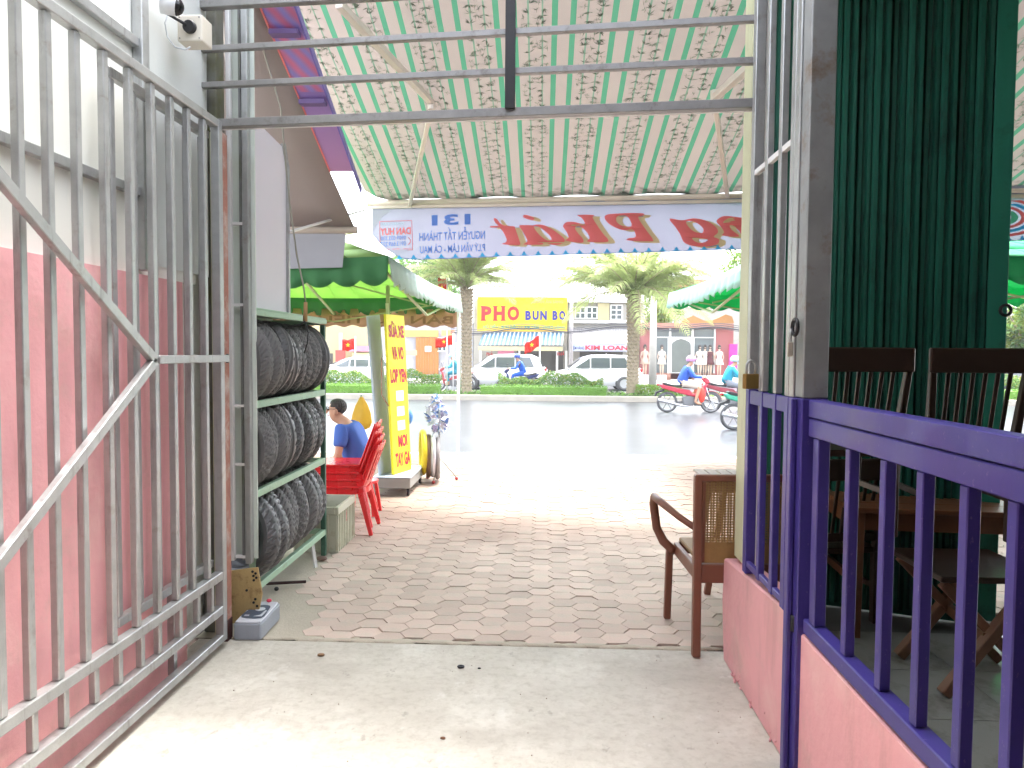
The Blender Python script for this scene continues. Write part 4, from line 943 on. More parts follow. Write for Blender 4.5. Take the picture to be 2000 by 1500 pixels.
# ================================================================ REPAIR SIGN
sg = thing('repair_sign', 'tall yellow repair shop sign with red lettering on a wheeled steel base', 'sign', (-1.62, 8.1, 0))
stain = mat('stainless', (.44, .5, .58), .4, .0, .12, 4)
m = MB(); m.b(-1.86, -1.45, 7.80, 8.65, .085, .2); m.build('base', mat('dull_steel', (.3, .3, .28), .5, .4, .2), sg, bevel=.006)
m = MB(); m.b(-1.87, -1.44, 7.79, 8.66, .201, .212); m.build('base_top', stain, sg, bevel=.002)
for x in (-1.83, -1.48):
    for y in (7.84, 8.6): m = MB(); m.tube([(x - .012, y, .035), (x + .012, y, .035)], .034, 12); m.b(x - .016, x + .016, y - .014, y + .014, .05, .084); m.build('castor', black_paint, sg)
yel = mat('sign_yellow', (.82, .72, .02), .4, 0, .04, 3, 0)
N_ = Vector((-1.66, 7.93, .215)); Ff = Vector((-1.53, 8.32, .215)); lean = Vector((-.09, 0, 1.80))
def SGP(u, v, off=0):
    nrm = (Ff - N_).cross(lean).normalized(); return N_ + (Ff - N_) * u + lean * v + nrm * off
nrm = (Ff - N_).cross(lean).normalized(); sgn = 1 if nrm.x > 0 else -1
m = MB(); m.prism([(0, 0), (1, 0), (1, 1), (0, 1)], N_ - nrm * .03 * sgn, Ff - N_, lean, nrm * sgn * .03); m.build('yellow_panel', yel, sg, bevel=.003)
Ls = Vector((-.17, -.02, 0)); lean2 = Vector((-.14, 0, 1.80))
m = MB(); m.prism([(0, 0), (.62, 0), (.62, 1), (0, .985)], N_ + Ls, Ff - N_, lean2, nrm * sgn * .025); m.build('steel_panel', stain, sg, bevel=.002)
m = MB(); m.bar(N_ + Vector((.02, .2, 0)), N_ + Vector((-.07, .2, 1.93)), .03, .03); m.xform(Matrix.Translation((-.05, 0, 0))); m.build('post', cream, sg)
s_red = mat('sign_red', (.42, .01, .04), .45, 0, .08, 5, 0); s_wht = mat('sign_white', (.82, .8, .82), .4, 0, .03)
for body, v0, v1, u0, u1 in (('SỬA XE', .855, .96, .1, .92), ('VA VO', .715, .80, .22, .85), ('LOP YEN', .57, .66, .08, .95), ('MOI', .16, .24, .32, .82), ('TAY GA', .04, .13, .12, .94)):
    o_ = SGP(u0, v0, .004 * sgn); text(body, s_red, sg, o_, (Ff - N_) * (u1 - u0), lean * (v1 - v0), bold=.045)
for v0, v1, body in ((.455, .52, '8'), (.36, .42, '1K'), (.27, .33, '24')):
    m = MB(); m.prism([(0, 0), (1, 0), (1, 1), (0, 1)], SGP(.33, v0, .002 * sgn), (Ff - N_) * .4, lean * (v1 - v0), nrm * sgn * .002); m.build('white_patch', s_wht, sg)
m = MB(); m.tube([SGP(-.05, .75, 0) + Vector((-.06, 0, 0)), SGP(-.1, .5, 0) + Vector((-.07, 0, 0)), SGP(.0, .43, 0) + Vector((-.02, 0, 0))], .006, 6); m.build('wire', rust, sg, smooth=True)

# stand of wheels right of the sign
ws = thing('wheel_stand', 'tripod stand hung with colourful tyres and silver blue wrapped parts beside the yellow sign', 'stand', (-1.33, 8.75, 0))
def ring(c, R, w_, mt, name='tyre', tilt=0):
    prof = [(R - .05, -w_ * .7), (R - .02, -w_), (R, -w_ * .5), (R + .004, 0), (R, w_ * .5), (R - .02, w_), (R - .05, w_ * .7)]
    q = MB(); q.lathe(prof, (0, 0, 0), 'X', 36, closed=True); q.xform(Matrix.Translation(c) @ Matrix.Rotation(radians(tilt), 4, 'Z')); q.build(name, mt, ws, smooth=True)
ring((-1.47, 8.75, .36), .28, .035, mat('yellow_tyre', (.7, .55, .03), .45), tilt=14)
ring((-1.405, 8.78, .31), .27, .03, mat('brown_tyre', (.2, .12, .08), .6), tilt=10)
ring((-1.345, 8.72, .33), .27, .028, mat('silver_rim', (.55, .56, .62), .3, .5), 'rim', tilt=12)
ring((-1.285, 8.75, .29), .26, .03, mat('grey_tyre', (.22, .2, .2), .6), tilt=8)
m = MB(); m.tube([(-1.27, 8.78, .06), (-1.27, 8.78, 1.05)], .012, 8)
for a in (20, 140, 260): m.tube([(-1.27, 8.78, .3), (-1.27 + .22 * cos(radians(a)), 8.78 + .22 * sin(radians(a)), .03)], .009, 6)
m.build('tripod', steel, ws, smooth=True)
for a in (20, 140, 260): m = MB(); m.ball((-1.27 + .22 * cos(radians(a)), 8.78 + .22 * sin(radians(a)), .022), .022, 8, 6); m.build('castor', mat('dark_red_plastic', (.4, .05, .05), .5), ws, smooth=True)
rnd = random.Random(4); m = MB()
for k in range(170):
    a = rnd.random() * 6.28; h_ = rnd.random(); r = .11 * sin(pi * (.15 + .8 * h_)) ; p = Vector((-1.32 + r * cos(a) * 1.1 + .05 * (1 - h_), 8.76 + r * sin(a), .62 + .44 * h_))
    d = Vector((rnd.uniform(-1, 1), rnd.uniform(-1, 1), rnd.uniform(-1, 1))).normalized() * rnd.uniform(.03, .07); e = d.cross(Vector((rnd.uniform(-1, 1), rnd.uniform(-1, 1), 1))).normalized() * rnd.uniform(.008, .022)
    m.poly([p - d - e, p + d * .3 - e * 1.4, p + d + e, p - d * .4 + e * 1.2], rnd.choice((0, 0, 0, 1, 2)))
m.build('wrapped_parts', [mat('silver_foil', (.6, .62, .68), .3, .3), mat('blue_foil', (.1, .2, .45), .35), mat('lilac_foil', (.45, .4, .6), .35)], ws, kind='stuff', fix=False)
bb = MB(); bb.ball((-1.72, 8.9, .78), (.1, .08, .12), 12, 8); bb.tube([(-1.72, 8.9, 0), (-1.72, 8.9, .7)], .015, 6); tag(bb.build('blue_bag', mat('blue_bag_nylon', (.06, .2, .5), .5, 0, .2, 5, .3, 12), smooth=True), 'blue bag on a short rod showing between the silver panel and yellow sign', 'bag')

# ================================================================ TENTS
def tent(name, label, corners, ztop, zval, peak, cloth_in, cloth_val, cloth_out, sc=.26, frame=True, legs=(0, 1, 2, 3)):
    t = thing(name, label, 'tent', (corners[0][0], corners[0][1], 0)); C = [Vector((x, y, ztop)) for x, y in corners]; pk = Vector(peak)
    m = MB()
    for i in range(4):
        a, b_ = C[i], C[(i + 1) % 4]; K = 10
        for u in range(K):
            for v in range(5):
                def q(uu, vv):
                    e = a.lerp(b_, uu / K); e2 = e.lerp(pk, vv / 5); e2.z -= .08 * sin(pi * vv / 5) + .05 * sin(pi * uu / K) * (1 - vv / 5); return e2
                m.add([q(u, v), q(u + 1, v), q(u + 1, v + 1), q(u, v + 1)], [(0, 1, 2, 3)])
    m.build('roof_cloth', cloth_in, t, smooth=True, solid=.004)
    for i in range(4):
        a, b_ = C[i], C[(i + 1) % 4]; ln_ = (b_ - a).length; ns = max(4, round(ln_ / sc)); K = ns * 8; m = MB(); nrm_ = (b_ - a).cross(Vector((0, 0, 1))).normalized()
        for u in range(K + 1):
            f = u / K; e = a.lerp(b_, f); e.z -= .05 * sin(pi * f); wv2 = .02 * sin(f * ns * 2.3 * pi) 
            for j in range(4):
                dep = (ztop - zval) - .055 * (1 - abs(sin(pi * f * ns))) 
                m.v.append(Vector((e.x, e.y, e.z - dep * j / 3)) + nrm_ * (wv2 * j / 3 + .03 * j / 3))
        for u in range(K):
            for j in range(3): p = u * 4 + j; m.f.append((p, p + 1, p + 5, p + 4)); m.m.append(0)
        m.build('valance', cloth_val, t, smooth=True, solid=.003)
    for i in legs:
        c = C[i]; cc = c.lerp(pk, .015); m = MB(); m.b(cc.x - .02, cc.x + .02, cc.y - .02, cc.y + .02, 0, ztop - .05); m.build('leg', white_metal, t, bevel=.003)
    fm = mat('tent_frame', (.34, .38, .2), .5, .1, .1)
    hub = pk - Vector((0, 0, .75)); k_ = 0
    for i in range(4):
        a, b_ = C[i], C[(i + 1) % 4]
        m = MB(); m.bar(a - Vector((0, 0, .06)), pk - Vector((0, 0, .12)), .035, .025); m.build('rafter', fm, t)
        a = a.lerp(pk, .05); b_ = b_.lerp(pk, .05); a.z = b_.z = ztop; mid = a.lerp(b_, .5)
        m = MB(); m.bar(a - Vector((0, 0, .1)), mid - Vector((0, 0, .42)), .03, .018); m.bar(mid - Vector((0, 0, .42)), b_ - Vector((0, 0, .1)), .03, .018); m.build('truss', fm, t)
        m = MB(); m.bar(mid - Vector((0, 0, .3)), hub, .035, .02); m.build('truss', fm, t)
    m = MB(); m.tube([hub + Vector((0, 0, -.08)), pk], .025, 10); m.b(hub.x - .06, hub.x + .06, hub.y - .06, hub.y + .06, hub.z - .03, hub.z + .03); m.build('hub', black_paint, t)
    return t
lime = mat('lime_cloth', (.32, .5, .17), .7, 0, .06, 2, .05, 20, trans=.6)
dgreen = mat('green_cloth', (.06, .22, .08), .7, 0, .1, 2, .05, 20, trans=.35)
palev = mat('pale_valance_cloth', (.5, .62, .55), .6, 0, .1, 3, .1, 20, trans=.3)
t1 = tent('green_tent', 'bright green pop-up tent with scalloped valance at the left side of the pavement', [(-1.42, 6.55), (-1.28, 11.1), (-5.2, 11.1), (-5.2, 6.55)], 2.47, 2.2, (-3.1, 8.9, 3.35), lime, dgreen, palev, legs=(1, 2, 3))
q_ = PY(757, 640, 8.9); m = MB(); m.b(q_.x - .022, q_.x + .022, 8.9, 8.944, 0, 2.42); m.build('leg', mat('tent_frame'  , (.34, .38, .2)), t1)
# pale right-hand valance replaces the dark one on the street side
vals = [c for c in t1.children if c.name.startswith('valance')]; vals[0].data.materials[0] = palev
tealg = mat('teal_cloth', (.02, .42, .16), .7, 0, .1, 2, .05, 20, trans=.5)
t2 = tent('teal_tent', 'green tent with white scalloped edge on the pavement at the right', [(1.98, 6.6), (6.2, 6.6), (6.2, 11.1), (1.92, 11.1)], 2.52, 2.28, (4.1, 8.9, 3.4), tealg, tealg, palev, sc=.3, legs=(1, 2))
vals = [c for c in t2.children if c.name.startswith('valance')]; vals[3].data.materials[0] = mat('mint_cloth', (.42, .66, .58), .6, 0, .1, 3, .1, 20, trans=.3)
# back-of-tent printed strip
m = MB(); K = 60
for u in range(K + 1):
    x = -1.34 - 3.8 * u / K
    for j in range(2): m.v.append(Vector((x, 11.13 + .02 * sin(u * .9), 2.26 - (.27 + .02 * sin(u * 1.4)) * j)))
for u in range(K): m.f.append((2 * u, 2 * u + 1, 2 * u + 3, 2 * u + 2)); m.m.append(0)
bs_ = thing('printed_strip', 'faded orange banner with mirrored lettering under the far edge of the green tent', 'banner', (-1.34, 11.13, 2.2)); m.build('cloth', mat('orange_cloth', (.45, .3, .2), .7, 0, .2, 3, .1, 10, trans=.4), bs_, smooth=True, solid=.003)
text('BÁN HỦ TIẾU BÚN BÒ', mat('brown_print', (.26, .15, .09), .7), bs_, Vector((-4.9, 11.10, 2.03)), Vector((3.5, 0, 0)), Vector((0, 0, .19)), bold=.02, mirror=True)
tr = mat('white_pole_paint', (.75, .78, .75), .5)
# ================================================================ DINING ROOM
sh = thing('folding_shutter', 'dark green folding steel shutter half drawn across the front of the dining room', 'shutter', (2.2, 4.4, 0))
sa = Vector((1.32, 4.72, 0)); sb_ = PY(1962, 690, 4.25); sb = Vector((sb_.x, 4.25, 0))
sd_ = (sb - sa); L_ = sd_.length; sd_.normalize(); sn = Vector((-sd_.y, sd_.x, 0))
npn = 15
for k in range(npn):
    u0 = L_ * .93 * k / npn; u1 = L_ * .93 * (k + 1) / npn - .006; w_ = u1 - u0
    off = .02 if k % 2 else -.012
    zz = 0
    prof = [(u0, off), (u0 + w_ * .12, off - .02), (u0 + w_ * .38, off - .02), (u0 + w_ * .5, off + .005), (u0 + w_ * .62, off + .005), (u0 + w_ * .74, off - .016), (u1 - w_ * .04, off - .016), (u1, off + .01), (u1, off + .02), (u0, off + .02)]
    m = MB(); m.prism(prof, sa + Vector((0, 0, .05)), sd_, sn, (0, 0, 3.8)); m.build('shutter_panel', green_sh, sh)
m = MB(); m.prism([(0, .022), (L_ * .95, .022), (L_ * .95, .03), (0, .03)], sa + Vector((0, 0, .01)), sd_, sn, (0, 0, 3.85)); m.build('backing_sheet', green_sh, sh)
m = MB(); p_ = sa + sd_ * (L_ * .965); m.box((p_.x, p_.y, 1.95), (L_ * .07, .05, 3.8), (0, 0, math.atan2(sd_.y, sd_.x))); m.build('end_stile', mat('lighter_green_paint', (.02, .22, .14), .5, .1, .2, 4, dirt=((.01, .08, .05), .2, 4)), sh, bevel=.004)
m = MB(); q = PY(1962, 606, 4.2); m.tube([q + Vector((.03 * cos(a), -.01, .03 * sin(a))) for a in [2 * pi * k / 12 for k in range(13)]], .009, 6); m.build('pull_ring', black_paint, sh, smooth=True)

def wood_chair(label, m_=wood_dark, group=None):
    t = thing('wooden_chair', label, 'chair', (0, 0, 0), group)
    # faces -y (towards the camera), back towards +y... back rest on the near side
    m = MB(); m.b(-.22, .22, -.2, .22, .42, .455); m.build('seat', m_, t, bevel=.006)
    for sx in (-1, 1):
        m = MB(); m.bar((sx * .2, -.2, 0), (sx * .2, -.19, .43), .038, .045); m.bar((sx * .2, -.19, .43), (sx * .225, -.27, .93), .038, .045, taper=.8); m.build('rear_leg', m_, t, bevel=.004)
        m = MB(); m.bar((sx * .2, .2, .42), (sx * .2, .21, 0), .042, taper=.75); m.build('front_leg', m_, t, bevel=.004)
    m = MB(); m.bar((-.245, -.272, .93), (.245, -.272, .93), .028, .125); m.build('top_rail', m_, t, bevel=.006)
    m = MB(); m.bar((-.2, -.2, .52), (.2, -.2, .52), .022, .05); m.build('lower_rail', m_, t, bevel=.003)
    for k in range(6):
        x = -.14 + .056 * k; m = MB(); m.bar((x, -.2, .54), (x * 1.05, -.262, .88), .02, .012); m.build('slat', m_, t, bevel=.002)
    for sx in (-1, 1): m = MB(); m.bar((sx * .2, -.18, .22), (sx * .2, .19, .22), .02, .03); m.build('stretcher', m_, t)
    return t
def wtable(label, w_, d_, h_, loc, rz):
    t = thing('dining_table', label, 'table', (0, 0, 0))
    n = 5
    for k in range(n):
        y0 = -d_ / 2 + k * d_ / n; m = MB(); m.b(-w_ / 2, w_ / 2, y0 + .001, y0 + d_ / n - .001, h_ - .028, h_); m.build('plank', wood_mid, t, bevel=.003)
    for s in (-1, 1):
        m = MB(); m.b(-w_ / 2 + .05, w_ / 2 - .05, s * (d_ / 2 - .05) - .01, s * (d_ / 2 - .05) + .01, h_ - .13, h_ - .029); m.build('apron', wood_mid, t)
        m = MB(); m.b(s * (w_ / 2 - .05) - .01, s * (w_ / 2 - .05) + .01, -d_ / 2 + .07, d_ / 2 - .07, h_ - .13, h_ - .029); m.build('apron', wood_mid, t)
        for s2 in (-1, 1): m = MB(); m.bar((s * (w_ / 2 - .055), s2 * (d_ / 2 - .055), h_ - .03), (s * (w_ / 2 - .055), s2 * (d_ / 2 - .055), 0), .06, taper=.8); m.build('leg', wood_mid if s < 0 else wood_dark, t, bevel=.004)
        m = MB(); m.bar((s * (w_ / 2 - .055), -d_ / 2 + .08, h_ * .42), (s * (w_ / 2 - .055), d_ / 2 - .08, h_ * .42), .025, .045); m.build('stretcher', wood_mid, t)
    place(t, loc, rz); return t
tb = PZ(1700, 996, .75)
wtable('brown wooden dining table with two chairs put up on it behind the purple railing', 1.35, .85, .75, (tb.x + .62, tb.y + .42, 0), radians(-4))
wtable('second dark wooden dining table farther back near the far wall of the dining room', 1.2, .8, .75, (4.6, 3.6, 0), radians(8))
c1 = wood_chair('dark slatted chair put up on the table just right of the corner post'); p = PY(1700, 760, 3.25); place(c1, (1.45, 3.55, .755), radians(3), .885)
c2 = wood_chair('dark slatted chair put up on the table before the end of the green shutter'); place(c2, (1.955, 3.50, .755), radians(-4), .885)
c3 = wood_chair('dark wooden chair standing on the floor under the table near the shutter'); place(c3, (1.75, 4.45, 0.008), radians(10))
c4 = wood_chair('dark wooden chair on the floor beyond the table with stout legs', wood_dark); place(c4, (3.15, 3.95, .008), radians(30))
xs = thing('crossed_leg_stool', 'brown wooden folding stool with slanted crossed legs behind the railing', 'stool', (2.1, 3.3, 0))
wl_ = mat('light_brown_wood', (.2, .1, .055), .45, 0, .3, 9)
a = PZ(1842, 1355, .02); b0 = a + Vector((.42, .04, .52))
m = MB(); m.bar(a, b0, .05, .05); m.build('leg', wl_, xs, bevel=.004)
m = MB(); m.bar(a + Vector((.5, .03, 0)), b0 + Vector((-.5, .03, 0)) + Vector((.1, 0, -.02)), .045, .045); m.build('leg', wl_, xs, bevel=.004)
m = MB(); m.bar(a + Vector((.0, .42, 0)), b0 + Vector((0, .4, 0)), .05, .05); m.build('leg', wl_, xs, bevel=.004)
m = MB(); m.bar(a + Vector((.5, .4, 0)), b0 + Vector((-.42, .4, 0)), .045, .045); m.build('leg', wl_, xs, bevel=.004)
m = MB(); m.bar(a + Vector((.2, .02, .26)), a + Vector((.25, .44, .26)), .03, .05); m.build('stretcher', wl_, xs)
m = MB(); m.b(b0.x - .44, b0.x + .08, b0.y - .03, b0.y + .48, b0.z, b0.z + .03); m.build('seat', wood_dark, xs, bevel=.005)

# rattan arm chair outside
rt_w = mat('red_brown_wood', (.2, .075, .045), .4, 0, .15, 9, .04)
cane = mat('rattan_cane', (.32, .19, .07), .55, 0, .2, 30, .1)
ra = thing('rattan_armchair', 'brown armchair with woven cane back standing on the pavement by the cream post', 'chair', (0, 0, 0))
# local: back plane at y=0, faces +y ; x to the right, origin at rear left foot
for x in (0, .53):
    m = MB(); m.bar((x, -.02, 0), (x, .0, .95), .042, .045); m.build('rear_leg', rt_w, ra, bevel=.006)
    m = MB(); m.bar((x - .04 if x == 0 else x + .02, .52, 0), (x - .035 if x == 0 else x + .015, .5, .46), .04, .04); m.build('front_leg', rt_w, ra, bevel=.006)
    s = -1 if x == 0 else 1
    m = MB(); pts = [(x, .02, .67), (x + s * .06, .16, .70), (x + s * .12, .34, .74), (x + s * .14, .46, .75), (x + s * .135, .5, .70), (x + s * .11, .52, .55), (x + s * .07, .51, .47), (x + s * .02, .44, .43)]
    m.tube(pts, [.017, .019, .023, .024, .026, .026, .028, .026], 10); m.build('arm', rt_w, ra, smooth=True)
m = MB(); m.bar((-.02, 0, .945), (.55, 0, .945), .045, .035); m.build('top_rail', rt_w, ra, bevel=.006)
m = MB(); m.bar((.021, 0, .44), (.509, 0, .44), .035, .10); m.build('rear_rail', rt_w, ra, bevel=.004)
for x in (.0, .53): m = MB(); m.bar((x, .03, .44), (x, .48, .44), .03, .07); m.build('side_rail', rt_w, ra, bevel=.004)
m = MB(); m.bar((.02, .5, .44), (.51, .5, .44), .03, .07); m.build('front_rail', rt_w, ra, bevel=.004)
m = MB(); m.b(.02, .51, .02, .5, .475, .5); m.build('cane_seat', cane, ra, bevel=.006)
m = MB(); x0, x1, z0, z1 = .04, .49, .50, .925
nxx, nzz = 30, 30
for i in range(nxx + 1): 
    x = x0 + (x1 - x0) * i / nxx; m.box((x, .004 * (1 if i % 2 else -1), (z0 + z1) / 2), (.0088, .003, z1 - z0))
for j in range(nzz + 1):
    z = z0 + (z1 - z0) * j / nzz; m.box(((x0 + x1) / 2, 0, z), (x1 - x0, .003, .0085))
m.box(((x0 + x1) / 2, 0, z0 + .05), (x1 - x0, .009, .11))
m.build('cane_back', cane, ra)
for x in (.028, .502): m = MB(); m.bar((x, 0, .5), (x, 0, .925), .018, .03); m.build('back_stile', rt_w, ra)
p = PZ(1357, 1281, 0); place(ra, (p.x, p.y + .0, .006), radians(2)); 
# slatted table
stb = thing('slatted_table', 'low table with pale wooden slats standing behind the rattan armchair', 'table', (1.0, 4.9, 0))
sl_m = mat('weathered_slat', (.5, .42, .38), .6, 0, .15, 8)
p = PY(1352, 921, 5.15); X0 = p.x + .01
for k in range(8):
    x = X0 + .012 + k * .078; m = MB(); m.b(x, x + .066, 4.72, 5.22, .745, .765); m.build('slat', sl_m, stb, bevel=.003)
m = MB(); m.b(X0, X0 + .64, 4.70, 4.716, .70, .764); m.build('apron', rt_w, stb)
for sx, sy in ((0, 0), (0, 1), (1, 0), (1, 1)):
    m = MB(); a = Vector((X0 + .12 + sx * .42, 4.76 + sy * .4, .70)); b_ = Vector((X0 - .0 + sx * .6 + .02, 4.76 + sy * .4, 0)); m.bar(a, b_, .04, .035); m.build('leg', rt_w, stb, bevel=.003)

# ================================================================ STREET: vegetation
leaf_a = mat('hedge_leaf', (.16, .32, .05), .6, 0, .3, 3, 0, trans=.3); leaf_b = mat('bush_leaf', (.12, .24, .06), .6, 0, .35, 3, 0, trans=.3)
leaf_y = mat('yellow_green_leaf', (.2, .26, .04), .6, 0, .3, 3, 0, trans=.35); petal = mat('flower_petal', (.6, .45, .1), .6, 0, .3)
bark = mat('palm_bark', (.3, .24, .17), .9, 0, .3, 6, .3, 20)
def foliage(mb, rnd, x0, x1, y0, y1, zf, n, s, mi=(0,)):
    for k in range(n):
        x = rnd.uniform(x0, x1); y = rnd.uniform(y0, y1); z0, z1 = zf(x); z = z0 + (z1 - z0) * rnd.random() ** .7
        a = Vector((rnd.uniform(-1, 1), rnd.uniform(-1, 1), rnd.uniform(-.6, 1))).normalized() * s * rnd.uniform(.6, 1.3); b_ = a.cross(Vector((rnd.uniform(-1, 1), rnd.uniform(-1, 1), rnd.uniform(-1, 1)))).normalized() * s * rnd.uniform(.25, .5); p = Vector((x, y, z))
        mb.poly([p - a, p - b_, p + a, p + b_], rnd.choice(mi))
rnd = random.Random(21)
def xat(px, Y): return PY(px, 740, Y).x
for a_, b_, lab in ((560, 862, 'clipped hedge on the median at the left, behind the yellow sign'), (938, 1186, 'clipped hedge on the median between the two palm trunks'), (1960, 2120, 'clipped hedge on the median seen at the right of the green shutter')):
    h = thing('median_hedge', lab, 'hedge', (xat((a_ + b_) / 2, 25.8), 25.8, .07)); xa, xb = xat(a_, 25.8), xat(b_, 25.8)
    m = MB(); m.b(xa + .05, xb - .05, 25.52, 25.98, .07, .36); foliage(m, rnd, xa, xb, 25.4, 26.05, lambda x: (.1, .44), int(700 * (xb - xa)), .035); m.build('clipped_foliage', [leaf_a], h, fix=False, kind='stuff')
    h2 = thing('flower_bushes', lab.replace('clipped hedge', 'loose flowering bushes'), 'bushes', (xat((a_ + b_) / 2, 26.5), 26.5, .07))
    zf = lambda x: (.3, .74 + .14 * sin(x * 2.3) + .09 * sin(x * 6.1))
    m = MB(); foliage(m, rnd, xa + .6, xb - .1, 26.15, 26.9, zf, int(800 * (xb - xa)), .055, (0, 0, 1)); foliage(m, rnd, xa + .6, xb - .1, 26.1, 26.7, lambda x: (zf(x)[1] - .2, zf(x)[1] + .03), int(30 * (xb - xa)), .03, (2,)); m.build('foliage', [leaf_b, leaf_y, petal], h2, fix=False, kind='stuff')
m = MB(); foliage(m, rnd, -14, 22, 25.35, 27.5, lambda x: (.07, .16), 9000, .05, (0, 1)); tag(m.build('median_grass', [leaf_a, grass_m], fix=False, kind='stuff'), 'low grass covering the median', 'grass')
for px, w_ in ((1270, .5), (1315, .35)):
    m = MB(); x = xat(px, 26); foliage(m, rnd, x - w_, x + w_, 25.8, 26.6, lambda q: (.1, .45), 900, .05, (0, 1)); tag(m.build('low_shrub', [leaf_a, leaf_y], fix=False), ('low yellow green shrub at the foot of the right palm' if px < 1300 else 'smaller low shrub behind the rear wheel of the red motorbike'), 'shrub')

frond_meshes = []
def frond(length, droop, rnd):
    m = MB(); pts = []; n = 22
    for i in range(n + 1):
        f = i / n; pts.append(Vector((length * f * (1 - .12 * f), 0, length * (.42 * f - droop * f * f))))
    m.tube(pts[::2], [.022 * (1 - .8 * i / 11) for i in range(12)], 5, 0)
    for i in range(2, n * 3):
        f = i / (n * 3); k = min(n - 1, int(f * n)); p = pts[k].lerp(pts[k + 1], f * n - k); d = (pts[k + 1] - pts[k]).normalized()
        ll = length * .2 * (sin(pi * min(1, f * .85 + .15)) ** .6) * rnd.uniform(.8, 1.1)
        for s in (-1, 1):
            t = (d * .75 + Vector((0, s, 0)) * .75 + Vector((0, 0, rnd.uniform(-.15, .35)))).normalized() * ll; wv2 = d * .018
            mid = p + t * .5 + Vector((0, 0, .02)); tip = p + t - Vector((0, 0, ll * .28))
            m.poly([p - wv2 * .5, mid - wv2, tip, mid + wv2, p + wv2 * .5], 1)
    o = m.build('frond', [bark, mat('palm_leaf', (.34, .4, .16), .5, 0, .35, 2, 0, trans=.5)], fix=False); me = o.data; bpy.data.objects.remove(o); return me
rnd = random.Random(8)
frond_meshes = [frond(2.7, .5, rnd), frond(2.8, .85, rnd), frond(2.5, .2, rnd), frond(2.6, .7, rnd)]
def palm(label, x, y, h, r, nf=60, sc=1.25, lo=-.22):
    t = thing('palm_tree', label, 'palm tree', (x, y, .05)); m = MB()
    prof = [(r * 1.25, 0), (r * 1.05, .25), (r * .95, h * .3), (r * .92, h * .6), (r * 1.0, h * .8), (r * 1.15, h * .92), (r * .8, h)]
    m.lathe(prof, (x, y, .05), 'Z', 18)
    for lv in range(int(h / .13)):
        z = .05 + .15 + lv * .13; fz = z / h; rr = r * (1.0 if fz < .7 else 1.15)
        for k in range(8):
            a = 2 * pi * (k + .5 * (lv % 2)) / 8; c = Vector((x + rr * .93 * cos(a), y + rr * .93 * sin(a), z)); o_ = Vector((cos(a), sin(a), 0)); s_ = Vector((-sin(a), cos(a), 0)); e = .03 + .06 * max(0, fz - .5)
            m.add([c - s_ * r * .38, c + s_ * r * .38, c + Vector((0, 0, .16)) + o_ * e * .2 , c + o_ * (e + .03) + Vector((0, 0, .07))], [(0, 3, 2), (3, 1, 2), (0, 1, 3)])
    m.build('trunk', bark, t)
    for k in range(nf):
        el = rnd.uniform(lo, 1.25); me = frond_meshes[0 if el > .9 else rnd.choice((0, 1, 2, 3))]
        o = bpy.data.objects.new('frond', me); COL.objects.link(o); o.parent = t; o.location = (0, 0, h - .05 + .25 * max(0, el)); s = sc * rnd.uniform(.85, 1.1); o.scale = (s, s, s)
        o.rotation_euler = (rnd.uniform(-.3, .3), -el * .75, k * 2.39996 + rnd.uniform(-.2, .2))
    return t
p = PY(1238, 575, 26.6); palm('date palm with thick patterned trunk between the noodle shop and pink boutique', p.x, 26.6, p.z - .1, .2, 70, 1.35, -.15)
p = PY(912, 580, 26.6); palm('date palm on the median rising behind the corner of the green tent', p.x, 26.6, p.z + .25, .17, 60, 1.1, .1)
p = PY(1625, 540, 26.6); palm('date palm on the median hidden mostly behind the shutter and cream post', p.x, 26.6, p.z + .2, .24, 36)
p = PY(560, 560, 26.6); palm('date palm on the median at the far left behind the tent', p.x, 26.6, p.z + .2, .24, 36)
def tree(label, x, y, h, rx, rz, mats_, n=5000, s=.13):
    t = thing('broadleaf_tree', label, 'tree', (x, y, 0)); m = MB(); m.tube([(x, y, 0), (x + .1, y, h * .35), (x - .05, y, h * .6)], [.2, .15, .08], 8)
    for k in range(6): a = k * 1.05; m.tube([(x, y, h * .4), (x + rx * .6 * cos(a), y + rx * .6 * sin(a), h * .8)], [.08, .03], 6)
    m.build('trunk', bark, t)
    m = MB()
    cl = [(rnd.uniform(-1, 1), rnd.uniform(-1, 1), rnd.uniform(-1, 1), rnd.uniform(.3, .55)) for _ in range(26)]; cl = [c for c in cl if c[0] ** 2 + c[1] ** 2 + c[2] ** 2 < 1.1]
    for k in range(n):
        c = rnd.choice(cl); d = Vector((rnd.gauss(0, 1), rnd.gauss(0, 1), rnd.gauss(0, 1))).normalized() * c[3] * rnd.random() ** .4
        p = Vector((x + (c[0] + d.x) * rx, y + (c[1] + d.y) * rx, h - rz + (c[2] + d.z) * rz)); a = Vector((rnd.uniform(-1, 1), rnd.uniform(-1, 1), rnd.uniform(-1, 1))).normalized() * s; b_ = a.cross(Vector((0.3, rnd.uniform(-1, 1), 1))).normalized() * s * .5
        m.poly([p - a, p - b_, p + a, p + b_], rnd.randrange(len(mats_)))
    m.build('crown', mats_, t, fix=False); return t
p = PY(1425, 520, 39); tree('bright yellow green tree above the roofs at the upper right of the opening', p.x + 1.6, 39, 8.0, 2.2, 1.8, [leaf_y, leaf_a])
p = PY(850, 560, 58); tree('leafy green tree behind the roofs left of the noodle shop', p.x, 58, 10.5, 4.5, 3.2, [leaf_a, leaf_b], 7000, .2)
p = PY(1270, 610, 50); tree('green tree between the white house and the pink boutique', p.x, 50, 7.2, 1.9, 2.0, [leaf_a, leaf_y])
p = PY(1995, 640, 30); tree('grey green tree across the road seen right of the green shutter', p.x + .4, 30, 4.3, 1.7, 1.4, [leaf_b, leaf_y])

